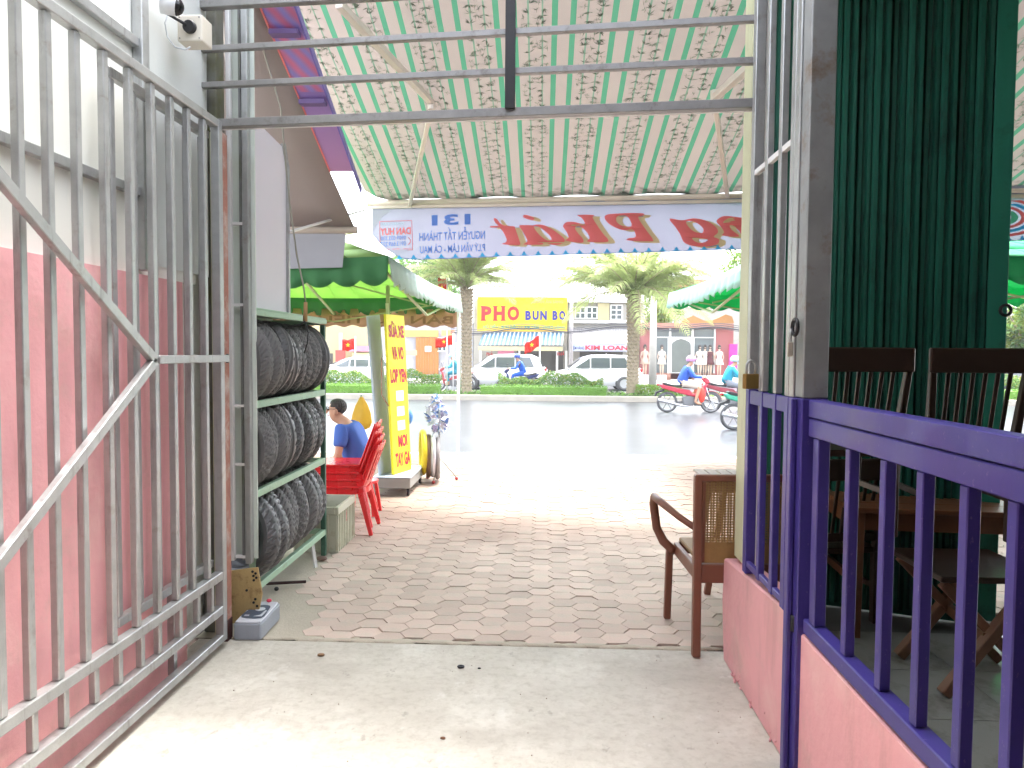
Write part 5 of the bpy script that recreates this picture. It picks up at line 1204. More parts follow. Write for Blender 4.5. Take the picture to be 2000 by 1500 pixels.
# ================================================================ SHOPS
SH = 42.0
def pbx(t, name, m_, px0, px1, py0, py1, Y, dep, bevel=0, mi=None):
    a = PY(px0, (py0 + py1) / 2, Y); b_ = PY(px1, (py0 + py1) / 2, Y); zt = PY((px0 + px1) / 2, py0, Y).z; zb = PY((px0 + px1) / 2, py1, Y).z
    m = MB(); m.b(a.x, b_.x, Y, Y + dep, zb, zt); return m.build(name, m_, t, bevel=bevel)
def ptext(t, body, m_, px0, px1, py0, py1, Y, bold=.02, ext=0, shear=0):
    o = PY(px0, py1, Y); u = PY(px1, py1, Y) - o; u.z = 0; u.y = 0; v = Vector((0, 0, PY(px0, py0, Y).z - o.z)); r = text(body, m_, t, o, u, v, bold, shear)
    if len(body) > 1: r['kind'] = 'stuff'
    return r
def win(t, px0, px1, py0, py1, Y, nx_=2, ny_=2, fm=None):
    fm = fm or white_paint; w = pbx(t, 'window', mat('window_glass', (.06, .08, .09), .12, 0, .2, .5, 0, spec=.9), px0, px1, py0, py1, Y, .03)
    f = MB(); a = PY(px0, py0, Y); c = PY(px1, py1, Y)
    for i in range(nx_ + 1): x = a.x + (c.x - a.x) * i / nx_; f.b(x - .035, x + .035, Y - .05, Y - .005, c.z, a.z)
    for j in range(ny_ + 1): z = c.z + (a.z - c.z) * j / ny_; f.b(a.x - .03, c.x + .03, Y - .056, Y - .051, z - .03, z + .03)
    o = f.build('frame', fm); org = ORG.get(t); o.parent = w; 
    for v in o.data.vertices: v.co -= ORG[w]
    return w
off_white = mat('off_white_wall', (.32, .31, .28), .85, 0, .1, 1, .1, 8, dirt=((.22, .21, .18), .2, 1)); dark_in = mat('shop_interior', (.07, .065, .06), .9)
cream_w = mat('cream_wall', (.4, .35, .2), .85, 0, .1, 1)
lil = mat('pale_wall', (.33, .33, .36), .85, 0, .1, 1)
# PHO shop
ph = thing('noodle_shop', 'noodle shop with a large yellow sign and blue striped awning', 'shop', (PY(1020, 700, SH).x, SH, 0))
pbx(ph, 'wall', off_white, 925, 1108, 585, 742, SH + .3, 6)
pbx(ph, 'opening', dark_in, 1010, 1100, 684, 741, SH + .24, .05)
pbx(ph, 'sign_panel', mat('yellow_sign_sheet', (.6, .44, .001), .5, 0, .05, 1, 0), 932, 1108, 580, 643, SH - .5, .15)
pbx(ph, 'lower_band', mat('amber_band', (.85, .5, .02), .5), 932, 1108, 643.5, 647, SH - .52, .17)
redp = mat('sign_deep_red', (.36, .008, .012), .5, 0, .05); bluep = mat('sign_deep_blue', (.008, .01, .2), .5, 0, .05); tealp = mat('sign_teal_print', (.05, .3, .2), .5)
for ch, a_, c_ in (('P', 940, 960), ('H', 964, 986), ('O', 991, 1014)):
    ptext(ph, ch, redp, a_, c_, 598, 626, SH - .53, .05)
    if ch != 'O':
        m = MB()
        for (sx0, sx1) in (((a_ - 1.5, a_ + 9),) if ch == 'P' else ((a_ - 1.5, a_ + 8), (c_ - 8, c_ + 1.5))):
            for sy in (625.5, 598.5):
                if ch == 'P' and sy < 600: sx1 -= 2
                o0 = PY(sx0, sy - 1, SH - .535); o1 = PY(sx1, sy + 1, SH - .535); m.b(o0.x, o1.x, SH - .54, SH - .53, o1.z, o0.z)
        m.build('serif', redp, ph)
for ch, a_, c_ in (('B', 1026, 1037), ('U', 1040, 1052), ('N', 1055, 1068), ('B', 1079, 1089), ('O', 1092, 1104)):
    top = 607
    ptext(ph, ch, bluep, a_, c_, top, 625, SH - .53, .05)
ptext(ph, 'HỦ TIẾU - BÚN RIÊU - CƠM TẤM - CHÁO LÒNG', tealp, 944, 1104, 633, 641, SH - .53, .02)
ptext(ph, 'QUÁN ĂN SÁNG', mat('sign_orange_print', (.75, .2, .1), .5), 1040, 1100, 585, 593, SH - .53, .02)
m = MB(); K = 20; o0 = PY(944, 649, SH - .5); o1 = PY(1101, 649, SH - .5); q0 = PY(935, 674, SH - 2.0); q1 = PY(1099, 674, SH - 2.0)
for k in range(K):
    for s_, e_, mi in ((0, .64, 0), (.64, 1, 1)):
        f0 = (k + s_) / K; f1 = (k + e_) / K
        a1 = o0.lerp(o1, f0); a2 = o0.lerp(o1, f1); b1 = q0.lerp(q1, f0); b2 = q0.lerp(q1, f1); b1.z -= 0; m.poly([a1, a2, b2, b1], mi)
m.build('striped_awning', [mat('awning_blue', (.006, .06, .13), .6), mat('awning_white', (.3, .36, .4), .6)], ph, fix=False, solid=.02)
pbx(ph, 'awning_valance', mat('cream_valance', (.4, .36, .22), .7), 934, 1099, 677, 685, SH - 2.05, .03)
ptext(ph, 'PHỞ', redp, 950, 963, 686, 695, SH - .6, .03); pbx(ph, 'red_poster', mat('pink_poster', (.6, .2, .3), .6), 972, 1004, 685, 700, SH - .3, .05)
ptext(ph, 'PHỞ', redp, 1088, 1103, 686, 695, SH - .6, .03); ptext(ph, 'CÁ', mat('gold_print', (.6, .45, .2), .6), 1085, 1097, 678, 683.5, SH - 2.07, .02)
for px in (936, 1012, 1086, 1104): pbx(ph, 'pillar', white_paint, px, px + 4, 685, 742, SH - .2, .25)
# KIM LOAN house
kl = thing('gold_shop', 'pale two storey house with a sloping sheet awning over a KIM LOAN sign', 'shop', (PY(1170, 700, SH).x, SH, 0))
pbx(kl, 'wall', off_white, 1109, 1256, 590, 742, SH + .5, 7); pbx(kl, 'side_bay', cream_w, 1168, 1190, 592, 628, SH + .2, .28); pbx(kl, 'ledge', white_paint, 1112, 1254, 626, 631, SH + .1, .38); pbx(kl, 'cornice', white_paint, 1108, 1258, 586, 590, SH + .0, .6)
win(kl, 1124, 1143, 600, 622, SH + .46); win(kl, 1146, 1166, 600, 622, SH + .46); win(kl, 1193, 1215, 596, 624, SH + .46, 2, 3); pbx(kl, 'opening', dark_in, 1132, 1216, 687, 741, SH + .44, .05)
m = MB(); o0 = PY(1118, 641, SH + .4); o1 = PY(1236, 641, SH + .4); q0 = PY(1112, 672, SH - 1.6); q1 = PY(1238, 672, SH - 1.6); K = 48; vs = []; fs = []
for k in range(K + 1):
    f = k / K; dz = .03 if k % 2 else 0; a1 = o0.lerp(o1, f); b1 = q0.lerp(q1, f); vs += [a1 + Vector((0, 0, dz)), b1 + Vector((0, 0, dz))]
for k in range(K): fs.append((2 * k, 2 * k + 1, 2 * k + 3, 2 * k + 2))
m.add(vs, fs); m.build('sheet_awning', mat('grey_white_sheet', (.28, .27, .27), .6, 0, .1, 1), kl, solid=.02)
pbx(kl, 'sign_panel', mat('pale_blue_sign', (.34, .38, .5), .5), 1113, 1236, 672.5, 686, SH - 1.65, .05)
ptext(kl, 'KIM LOAN', mat('sign_rose', (.4, .03, .05), .5), 1143, 1226, 674.5, 683.5, SH - 1.68, .04); ptext(kl, 'TIỆM VÀNG', mat('sign_navy', (.02, .04, .15), .5), 1115, 1141, 675, 684, SH - 1.68, .02)
m = MB(); m.lathe([(.01, 0), (.3, -.55), (.34, -.9)], PY(1184, 690, SH - .3), 'Z', 12); m.build('hanging_dress', white_paint, kl, smooth=True)
# pink boutique
pk_m = mat('boutique_pink', (.36, .13, .13), .8, 0, .1, 1); salmon = mat('salmon_trim', (.4, .19, .14), .7)
bq = thing('pink_boutique', 'single storey pink clothes shop with glass front and wavy orange cornice', 'shop', (PY(1340, 700, SH).x, SH, 0))
pbx(bq, 'wall', pk_m, 1252, 1432, 632, 741, SH + 1.6, 5); pbx(bq, 'side_wall', pk_m, 1250, 1276, 640, 742, SH + .2, 1.35); pbx(bq, 'side_wall', pk_m, 1396, 1424, 640, 742, SH + .2, 1.35); pbx(bq, 'soffit', salmon, 1248, 1432, 631, 640, SH - .4, 1.9)
m = MB(); pts = [(1330, 631), (1334, 625), (1345, 620), (1354, 616), (1362, 620), (1375, 626), (1390, 626), (1405, 620), (1417, 614), (1430, 618), (1434, 631)]
o0 = PY(1330, 631, SH - .42); m.prism([(PY(a, b_, SH - .42).x, PY(a, b_, SH - .42).z) for a, b_ in pts], (0, SH - .42, 0), (1, 0, 0), (0, 0, 1), (0, .2, 0)); m.build('wavy_cornice', mat('orange_cream', (.42, .2, .07), .6), bq)
pbx(bq, 'shop_window', mat('shop_glass', (.16, .19, .2), .1, 0, .3, .3, 0, spec=.9), 1280, 1307, 643, 728, SH + .2, .04); pbx(bq, 'shop_window', MATS['shop_glass'], 1355, 1394, 643, 728, SH + .2, .04); pbx(bq, 'transom_glass', MATS['shop_glass'], 1311, 1351, 643, 658, SH + .2, .04)
m = MB(); dn = [(1312, 727), (1312, 672), (1315, 668), (1322, 664), (1330, 662), (1338, 664), (1346, 668), (1349, 673), (1349, 727)]
m.prism([(PY(a, b_, SH + .15).x, PY(a, b_, SH + .15).z) for a, b_ in dn], (0, SH + .12, 0), (1, 0, 0), (0, 0, 1), (0, .03, 0)); m.build('arched_door', mat('door_glass', (.15, .17, .16), .15, 0, .3, 1), bq)
pbx(bq, 'door_surround', white_paint, 1307.5, 1353, 659, 729, SH + .17, .03)
for a_, c_, y0_, y1_ in ((1277, 1280, 642, 742), (1307, 1311, 642, 658.5), (1351, 1355, 642, 658.5), (1394, 1397, 642, 742), (1304, 1307, 659, 729), (1353.5, 1356, 659, 729)): pbx(bq, 'mullion', white_paint, a_, c_, y0_, y1_, SH + .1, .06)
pbx(bq, 'transom_rail', white_paint, 1280, 1394, 658, 660, SH + .06, .035); pbx(bq, 'base_wall', salmon, 1278, 1310, 729, 742, SH + .05, .2); pbx(bq, 'base_wall', salmon, 1352, 1396, 729, 742, SH + .05, .2)
pbx(bq, 'magenta_poster', mat('magenta', (.65, .04, .3), .6), 1424, 1440, 672, 725, SH + .0, .1)
man_m = mat('mannequin', (.6, .45, .36), .5)
def mannequin(px, Y, dress, lab):
    b_ = PY(px, 735, Y); t = thing('mannequin', lab, 'mannequin', (b_.x, Y, .2)); x, y, z = b_.x, Y, .35
    m = MB(); m.lathe([(.0, 1.72), (.05, 1.7), (.085, 1.6), (.06, 1.5), (.045, 1.44), (.06, 1.4), (.17, 1.36), (.15, 1.2), (.1, 1.05), (.15, .9)], (x, y, z), 'Z', 12)
    for s in (-1, 1): m.tube([(x + s * .07, y, z + .85), (x + s * .07, y, z + .45), (x + s * .06, y, z)], [.07, .05, .03], 8); m.tube([(x + s * .17, y, z + 1.33), (x + s * .24, y, z + 1.05), (x + s * .2, y - .05, z + .85)], [.04, .03, .02], 7)
    m.build('body', man_m, t, smooth=True)
    m = MB(); m.lathe([(.06, 1.38), (.18, 1.36), (.165, 1.2), (.12, 1.06), (.2, .85), (.27, .62)], (x, y, z), 'Z', 14); m.build('dress', dress, t, smooth=True)
    m = MB(); m.lathe([(.001, 1.77), (.07, 1.74), (.1, 1.65), (.09, 1.52)], (x, y + .015, z), 'Z', 10); m.build('wig', hair_m, t, smooth=True)
    m = MB(); m.b(x - .25, x + .25, y - .2, y + .2, .0 + .03, .35); m.build('plinth', white_paint, t)
wd = mat('dress_white', (.7, .66, .62), .8); bd = mat('dress_maroon', (.1, .03, .035), .8); rd = mat('dress_beige', (.55, .4, .33), .8)
mannequin(1259, SH - .3, rd, 'mannequin in a long beige dress at the left corner of the pink boutique')
mannequin(1292, SH - .35, wd, 'mannequin in a white dress in front of the left shop window of the boutique')
mannequin(1366, SH - .35, wd, 'mannequin in a white blouse at the left of the right shop window')
mannequin(1376, SH - .25, wd, 'mannequin in a white dress between the blouse and the maroon dress')
mannequin(1386, SH - .35, bd, 'mannequin in a short maroon dress in the boutique window')
mannequin(1404, SH - .3, wd, 'mannequin in white at the right corner of the boutique')
# left block
lb = thing('timber_shop', 'shop with orange timber shutters left of the palm', 'shop', (PY(830, 700, SH).x, SH, 0))
pbx(lb, 'wall', lil, 742, 924, 630, 742, SH + .4, 6); pbx(lb, 'timber_band', mat('orange_timber_band', (.6, .3, .1), .7), 790, 856, 645, 658, SH + .25, .1)
otm = mat('orange_timber', (.34, .15, .04), .7, 0, .2, 3)
for k in range(9):
    a_ = 812 + k * 5; pbx(lb, 'timber_plank', otm, a_, a_ + 4.6, 659, 731, SH + .25, .05 + .02 * (k % 2))
pbx(lb, 'notice', white_paint, 830, 842, 676, 687, SH + .15, .03); pbx(lb, 'signboard', cream_w, 792, 814, 684, 694, SH - .3, .06)
for k in range(8): pbx(lb, 'gate_bar', mat('pale_blue_steel', (.45, .55, .62), .5), 879 + k * 3, 880.3 + k * 3, 668, 740, SH + .2, .04)
pbx(lb, 'orange_sign', mat('orange_sign', (.8, .28, .12), .6), 862, 888, 645, 656, SH - .3, .06); win(lb, 856, 872, 660, 686, SH + .3)
rbk = thing('red_shopfront', 'shopfront with red and magenta posters under the green tent at the left', 'shop', (PY(690, 700, SH).x, SH, 0))
pbx(rbk, 'wall', cream_w, 520, 740, 620, 742, SH + .4, 6); pbx(rbk, 'magenta_canopy', mat('magenta_sheet', (.55, .2, .4), .6), 678, 720, 676, 686, SH - .6, .9); pbx(rbk, 'yellow_board', mat('pale_yellow_board', (.75, .68, .3), .6), 688, 722, 690, 704, SH - .2, .1)
pbx(rbk, 'red_poster', mat('poster_red', (.65, .06, .05), .6), 655, 674, 684, 708, SH - .3, .1); pbx(rbk, 'grey_column', lil, 662, 668, 650, 742, SH - .1, .1)
pbx(rbk, 'opening', dark_in, 600, 650, 690, 741, SH + .36, .03)
# farther buildings above
fb = thing('tall_house', 'pale tall house behind the shops at the right with a red tiled roof', 'house', (PY(1380, 600, 60).x, 60, 0))
pbx(fb, 'wall', off_white, 1330, 1470, 560, 745, 60, 8); pbx(fb, 'roof', mat('red_tile', (.5, .2, .12), .8), 1322, 1478, 545, 560, 59.6, 9)
for px in (1345, 1375, 1405): win(fb, px, px + 16, 578, 600, 59.9)
fb2 = thing('right_house', 'pale house across the road seen beyond the end of the green shutter', 'house', (PY(2100, 650, SH).x, SH, 0)); pbx(fb2, 'wall', off_white, 1500, 2500, 610, 742, SH + 1, 6); pbx(fb2, 'opening', dark_in, 1990, 2080, 690, 741, SH + .95, .04)
for px in (1960, 2040, 2120): win(fb2, px, px + 40, 640, 670, SH + .9)

# ================================================================ POLES, WIRES, FLAGS
def pole(name, lab, px, Y, z1, r, m_, cat='pole'):
    x = PY(px, 700, Y).x; m = MB(); m.tube([(x, Y, -.05), (x, Y, z1)], [r, r * .75], 12); return tag(m.build(name, m_, smooth=True), lab, cat)
pole('concrete_pole', 'square concrete utility pole in front of the left edge of the pink boutique', 1275, 36.5, PY(1275, 578, 36.5).z, .2, kerb_m)
pole('utility_pole', 'thin grey utility pole between the noodle shop and the KIM LOAN house', 1115, 38, PY(1115, 585, 38).z, .12, mat('pole_grey', (.3, .28, .28), .8))
pole('lamp_post', 'slim pale lamp post rising behind the corner of the green tent', 899, 27, 6.2, .045, white_metal)
wr = thing('overhead_cables', 'bundle of dark cables strung across the shop fronts', 'cables', (0, 37.5, 3))
for k, (dz, th) in enumerate(((0, .04), (.1, .02), (.2, .016), (-.08, .016))):
    m = MB()
    pts = []
    for i in range(41):
        px = 880 + i * 15; py = 646 - 8 * sin(pi * min(1, max(0, (px - 880) / 560))) * 0 - (px - 880) * .014; q = PY(px, 648 - (px - 880) * .018 if px < 1250 else 639 + (px - 1250) * .03, 37.5); q.z += dz - .12 * sin(i * .5); pts.append(q)
    m.tube(pts, th, 5); m.build('cable', mat('cable_dark', (.08, .08, .09), .8), wr, smooth=True)
star_y = mat('flag_yellow', (.8, .6, .02), .7); flag_r = mat('flag_red', (.72, .03, .02), .7, 0, .1, 3, .2, 5, trans=.3)
def flag(px, py, w_, h_, Y, lab, ztop=None, sway=.2, pole_px=None):
    p = PY(px, py, Y); t = thing('red_flag', lab, 'flag', (p.x, Y, -.1)); m = MB(); n = 8
    for i in range(n + 1):
        for j in range(5): m.v.append(p + Vector((-w_ * i / n * .9, .06 * sin(i * 1.3), -h_ * j / 4 - sway * w_ * i / n + .03 * sin(i * 1.1))))
    for i in range(n):
        for j in range(4): a = i * 5 + j; m.f.append((a, a + 1, a + 6, a + 5)); m.m.append(0)
    m.build('cloth', flag_r, t, smooth=True, solid=.004)
    c = p + Vector((-w_ * .45, -.08, -h_ * .5 - sway * w_ * .45)); pts = [(c.x + (.22 if k % 2 == 0 else .09) * h_ * sin(k * pi / 5), c.z + (.22 if k % 2 == 0 else .09) * h_ * cos(k * pi / 5)) for k in range(10)]
    m = MB(); m.prism(pts, (0, c.y, 0), (1, 0, 0), (0, 0, 1), (0, .01, 0)); m.build('star', star_y, t)
    m = MB(); m.tube([(p.x + .03, Y, -.08), (p.x + .03, Y, p.z + .1)], .025, 8); m.build('pole', white_metal, t, smooth=True)
flag(1053, 655, .6, .42, 27, 'red flag on a thin white pole before the noodle shop', sway=.55)
flag(872, 535, .35, 1.2, 27, 'drooping red flag hanging high beside the lamp post', sway=.5)
flag(692, 662, .5, .42, 27, 'red flag with a yellow star under the left part of the green tent', sway=.1)
flag(884, 655, .8, .4, 30, 'orange red flag partly hidden by the corner of the green tent', sway=.2)

# ================================================================ CARS
glass_dark = mat('car_glass', (.07, .085, .09), .08, 0, .1, 2, 0, spec=.9)
def car(label, loc, rz, paint, suv=True):
    t = thing('parked_car', label, 'car', (0, 0, 0)); Lh = 2.15; hb_ = 1.62 if suv else 1.45
    # stations along x: (x, half width, z_bottom, z_belt, z_roof or None, roof half width)
    low = [(-Lh, .70, .42, .92), (-Lh + .12, .84, .26, 1.02), (-1.5, .9, .22, 1.04), (-.7, .91, .2, 1.0), (.3, .91, .2, .97), (1.0, .9, .2, .95), (1.55, .88, .22, .88), (Lh - .15, .80, .27, .74), (Lh, .62, .38, .62)]
    m = MB(); vs = []; fs = []; ring_ = []
    for x, hw_, zb, zt in low:
        zm = (zb + zt) / 2
        ring_ = [(-hw_ * .9, zb), (-hw_, zm - .12), (-hw_, zm + .12), (-hw_ * .93, zt - .04), (-hw_ * .8, zt), (0, zt + .02), (hw_ * .8, zt), (hw_ * .93, zt - .04), (hw_, zm + .12), (hw_, zm - .12), (hw_ * .9, zb)]
        vs += [(x, y, z) for y, z in ring_]
    n = 11
    for i in range(len(low) - 1):
        for k in range(n): fs.append((i * n + k, i * n + (k + 1) % n, (i + 1) * n + (k + 1) % n, (i + 1) * n + k))
    fs += [tuple(range(n)), tuple((len(low) - 1) * n + k for k in range(n))]
    m.add(vs, fs); m.build('body', paint, t, smooth=True, bevel=.02)
    up = [(-Lh + .22, .72, 1.0), (-1.75, .66, hb_ - .16), (-1.45, .62, hb_ - .03), (-.6, .62, hb_), (.15, .62, hb_ - .02), (.55, .61, hb_ - .12), (1.25, .72, .95)]
    m = MB(); vs = []; fs = []
    for i, (x, hw_, z) in enumerate(up):
        zb_ = .97; wb_ = .8
        vs += [(x, -wb_, zb_), (x, -hw_, z - .03), (x, -hw_ * .7, z), (x, hw_ * .7, z), (x, hw_, z - .03), (x, wb_, zb_)]
    for i in range(len(up) - 1):
        for k in range(5): fs.append((i * 6 + k, i * 6 + k + 1, (i + 1) * 6 + k + 1, (i + 1) * 6 + k))
    fs += [tuple(range(6)), tuple((len(up) - 1) * 6 + k for k in range(6))]
    m.add(vs, fs); m.build('cabin', paint, t, smooth=False, bevel=.03, seg=2)
    for s in (-1, 1):
        def sp(x, f): # point on side glass
            zr = hb_ - .08 if x < .3 else hb_ - .08 - (x - .3) * .62; wr_ = .64; return Vector((x, s * (.815 + (wr_ - .815) * f + .012), .99 + (zr - .99) * f))
        for nm, xs_ in (('side_window', (-1.55, -.72)), ('side_window', (-.66, .18)), ('side_window', (.24, .95))):
            x0, x1 = xs_; a = .88
            if x0 < -1: q = [sp(x0, .05), sp(x1, .05), sp(x1, a), sp(x0 + .2, a)]
            elif x0 > 0: q = [sp(x0, .05), sp(x1, .05), sp(x1 - .55, a * .85), sp(x0, a)]
            else: q = [sp(x0, .05), sp(x1, .05), sp(x1, a), sp(x0, a)]
            m = MB(); m.poly(q); m.build(nm, glass_dark, t, solid=.012)
        m = MB(); m.box((1.0, s * .97, 1.02), (.12, .18, .12)); m.build('mirror', paint, t, bevel=.03)
        m = MB(); m.box((Lh - .22, s * .66, .72), (.3, .22, .12), (0, 0, -s * .35)); m.build('headlight', mat('lamp_lens', (.6, .62, .65), .1, 0, .05, 3, 0, spec=.9), t, bevel=.02)
        m = MB(); m.box((-Lh + .1, s * .7, .92), (.14, .2, .16)); m.build('tail_light', mat('tail_lens', (.5, .03, .03), .2), t, bevel=.02)
        for x in (-1.3, 1.32):
            m = MB(); m.lathe([(.37, -.02), (.40, 0), (.40, .05), (.30, .06)], (x, s * .87 - .03, .33), 'Y', 24); m.build('wheel_arch', mat('dark_trim', (.06, .06, .065), .6), t)
            m = MB(); m.lathe([(.2, -.1), (.31, -.1), (.33, -.06), (.33, .06), (.31, .1), (.2, .1)], (x, s * .83, .33), 'Y', 28, closed=True); w_ = m.build('wheel', rubber, t, smooth=True)
            m = MB(); m.lathe([(.001, .04), (.06, .05), (.06, .02), (.19, .02), (.21, .06)] if s > 0 else [(.001, -.04), (.06, -.05), (.06, -.02), (.19, -.02), (.21, -.06)], (x, s * .86, .33), 'Y', 20)
            for k in range(5): a = k * 2 * pi / 5; m.bar((x + .05 * cos(a), s * .90, .33 + .05 * sin(a)), (x + .2 * cos(a), s * .89, .33 + .2 * sin(a)), .045, .02)
            o = m.build('rim', mat('alloy', (.5, .5, .52), .3, .7, .05), None); o.parent = w_
    m = MB(); m.poly([(.62, -.58, hb_ - .15), (.62, .58, hb_ - .15), (1.22, .7, 1.0), (1.22, -.7, 1.0)]); m.xform(Matrix.Translation((.015, 0, .02))); m.build('windscreen', glass_dark, t, solid=.01)
    m = MB(); m.poly([(-1.8, -.56, hb_ - .2), (-1.8, .56, hb_ - .2), (-1.95, .62, 1.06), (-1.95, -.62, 1.06)]); m.xform(Matrix.Translation((-.03, 0, .0))); m.build('rear_window', glass_dark, t, solid=.01)
    place(t, loc, rz); return t
car_w = mat('white_car_paint', (.72, .72, .74), .22, 0, .03, 1, 0, coat=.5)
CY = 33.2
car('white hatchback parked in front of the noodle shop, behind the hedge', (PY(978, 730, CY).x, CY, -.1), radians(181), car_w)
car('white crossover car in front of the KIM LOAN sign beside the palm trunk', (PY(1160, 730, CY).x, CY, -.1), radians(180), car_w)
car('white car at the far left behind the stacked tyres and hedge', (PY(700, 730, CY).x, CY, -.1), radians(180), car_w, False)
car('dark grey car across the road, seen through the gap right of the shutter', (PY(2030, 730, CY).x, CY, -.1), 0, mat('grey_car_paint', (.12, .13, .15), .25, 0, .05, 1, 0, coat=.5), False)

# ================================================================ MOTORBIKES
def motorbike(label, paint, loc, rz):
    t = thing('motorbike', label, 'motorbike', (0, 0, 0)); blk = mat('bike_black', (.03, .03, .033), .5); chrome = mat('chrome', (.5, .5, .52), .25, .8, .05)
    for x in (-.62, .62):
        m = MB(); m.lathe([(.235, -.03), (.27, -.042), (.295, -.02), (.298, 0), (.295, .02), (.27, .042), (.235, .03)], (x, 0, .298), 'Y', 32, closed=True); w_ = m.build('wheel', rubber, t, smooth=True)
        m = MB(); m.lathe([(.225, -.02), (.238, -.02), (.238, .02), (.225, .02)], (x, 0, .298), 'Y', 32, closed=True); m.tube([(x, -.05, .298), (x, .05, .298)], .045, 12)
        for k in range(6): a = k * pi / 3; m.bar((x + .03 * cos(a), 0, .298 + .03 * sin(a)), (x + .23 * cos(a), 0, .298 + .23 * sin(a)), .02, .025)
        o = m.build('rim', chrome, None); o.parent = w_
    m = MB()
    for s in (-.055, .055): m.tube([(.62, s, .298), (.44, s, .82)], .018, 8)
    m.build('fork', chrome, t, smooth=True)
    m = MB(); m.prism([(.33, .30), (.36, .55), (.4, .8), (.5, .86), (.47, .72), (.46, .5), (.40, .32)], (0, -.13, 0), (1, 0, 0), (0, 0, 1), (0, .26, 0)); m.build('leg_shield', paint, t, bevel=.03, seg=2)
    m = MB(); m.prism([(.42, .88), (.34, .98), (.44, 1.04), (.56, .96), (.58, .86), (.5, .82)], (0, -.09, 0), (1, 0, 0), (0, 0, 1), (0, .18, 0)); m.build('handlebar_cowl', paint, t, bevel=.035, seg=2)
    m = MB(); m.ball((.575, 0, .91), (.04, .075, .055), 12, 8); m.build('headlight', mat('lamp_lens', (.6, .6, .6), .1), t, smooth=True)
    m = MB(); m.tube([(.36, -.33, 1.0), (.42, -.2, 1.02), (.45, 0, 1.0), (.42, .2, 1.02), (.36, .33, 1.0)], .014, 8)
    for s in (-1, 1): m.tube([(.42, s * .22, 1.02), (.44, s * .28, 1.18)], .007, 6); m.ball((.44, s * .3, 1.21), (.015, .05, .035), 8, 6)
    m.build('handlebar', blk, t, smooth=True)
    m = MB(); m.prism([(-.78, .70), (-.3, .56), (.02, .48), (.34, .42), (.36, .52), (.1, .56), (-.0, .66), (-.35, .72), (-.8, .82), (-.9, .84)], (0, -.11, 0), (1, 0, 0), (0, 0, 1), (0, .22, 0)); m.build('body', paint, t, bevel=.03, seg=2)
    m = MB(); m.prism(crom([(-.72, .80), (-.3, .73), (.03, .70), (.05, .74), (-.2, .79), (-.45, .80), (-.74, .87)], 3), (0, -.12, 0), (1, 0, 0), (0, 0, 1), (0, .24, 0)); m.build('seat', blk, t, bevel=.02, seg=2)
    m = MB(); m.prism([(-.15, .22), (.22, .24), (.25, .42), (.0, .5), (-.2, .45)], (0, -.1, 0), (1, 0, 0), (0, 0, 1), (0, .2, 0)); m.bar((-.1, .07, .3), (-.62, .07, .298), .03, .07); m.build('engine', mat('engine_grey', (.22, .22, .23), .45, .5), t, bevel=.02)
    m = MB(); m.tube([(.1, -.12, .22), (-.2, -.14, .2), (-.45, -.15, .26), (-.9, -.17, .38)], [.02, .025, .045, .05], 10); m.build('exhaust', chrome, t, smooth=True)
    m = MB()
    for i in range(9):
        a0 = radians(20 + i * 14); a1 = a0 + radians(14); q = lambda a, s: (.62 + .33 * cos(a), s, .30 + .33 * sin(a)); m.poly([q(a0, -.05), q(a1, -.05), q(a1, .05), q(a0, .05)])
    m.build('front_mudguard', paint, t, solid=.01)
    m = MB(); m.prism([(-.72, .68), (-.95, .60), (-1.0, .46), (-.96, .46), (-.9, .56), (-.7, .62)], (0, -.06, 0), (1, 0, 0), (0, 0, 1), (0, .12, 0)); m.build('rear_mudguard', blk, t, bevel=.01)
    m = MB(); m.ball((-.88, 0, .8), (.05, .07, .035), 10, 7); m.build('tail_light', mat('tail_lens', (.5, .02, .02), .2), t, smooth=True)
    place(t, loc, rz); return t
def rider(label, loc, rz, shirt, pants, helmet, mask=True, bag=None, short=True):
    t = thing('person', label, 'person', (0, 0, 0))
    J = dict(pelvis=(-.22, 0, .87), chest=(-.1, 0, 1.17), neck=(-.02, 0, 1.36), head=(.05, 0, 1.49), shoulder=[(-.06, -.18, 1.27), (-.06, .18, 1.27)], elbow=[(.1, -.27, 1.04), (.1, .27, 1.04)], hand=[(.35, -.3, 1.03), (.35, .3, 1.03)],
             hip=[(-.17, -.1, .84), (-.17, .1, .84)], knee=[(.26, -.19, .74), (.26, .19, .74)], ankle=[(.14, -.2, .33), (.14, .2, .33)], toe=[(.32, -.21, .27), (.32, .21, .27)])
    figure(t, J, shirt, pants, True, (1, 0), 1.85, .6 if short else 1.0)
    h = Vector((.05, 0, 1.49)); m = MB(); b_ = MB(); b_.ball(h + Vector((-.012, 0, .045)), (.135, .12, .115), 18, 12)
    for f in b_.f:
        c = sum((b_.v[i] for i in f), Vector()) / len(f) - h
        if c.z > .0: m.add([b_.v[i] for i in f], [tuple(range(len(f)))])
    m.bar(h + Vector((.09, 0, .045)), h + Vector((.19, 0, .025)), .17, .012); m.build('helmet', helmet, t, smooth=True, solid=.012)
    if mask: m = MB(); m.ball(h + Vector((.045, 0, -.045)), (.062, .065, .05), 12, 8); m.build('face_mask', mat('mask_cloth', (.55, .62, .75), .8), t, smooth=True)
    if bag: m = MB(); m.ball((.42, 0, .52), (.09, .17, .2), 14, 10); m.build('bag_between_knees', bag, t, smooth=True)
    place(t, loc, rz); return t
p = PZ(1345, 806, -.1); 
motorbike('red underbone motorbike ridden to the right along the wet road', mat('bike_red', (.5, .04, .07), .3, 0, .05, 2, 0, coat=.4), (p.x, p.y, -.1), 0)
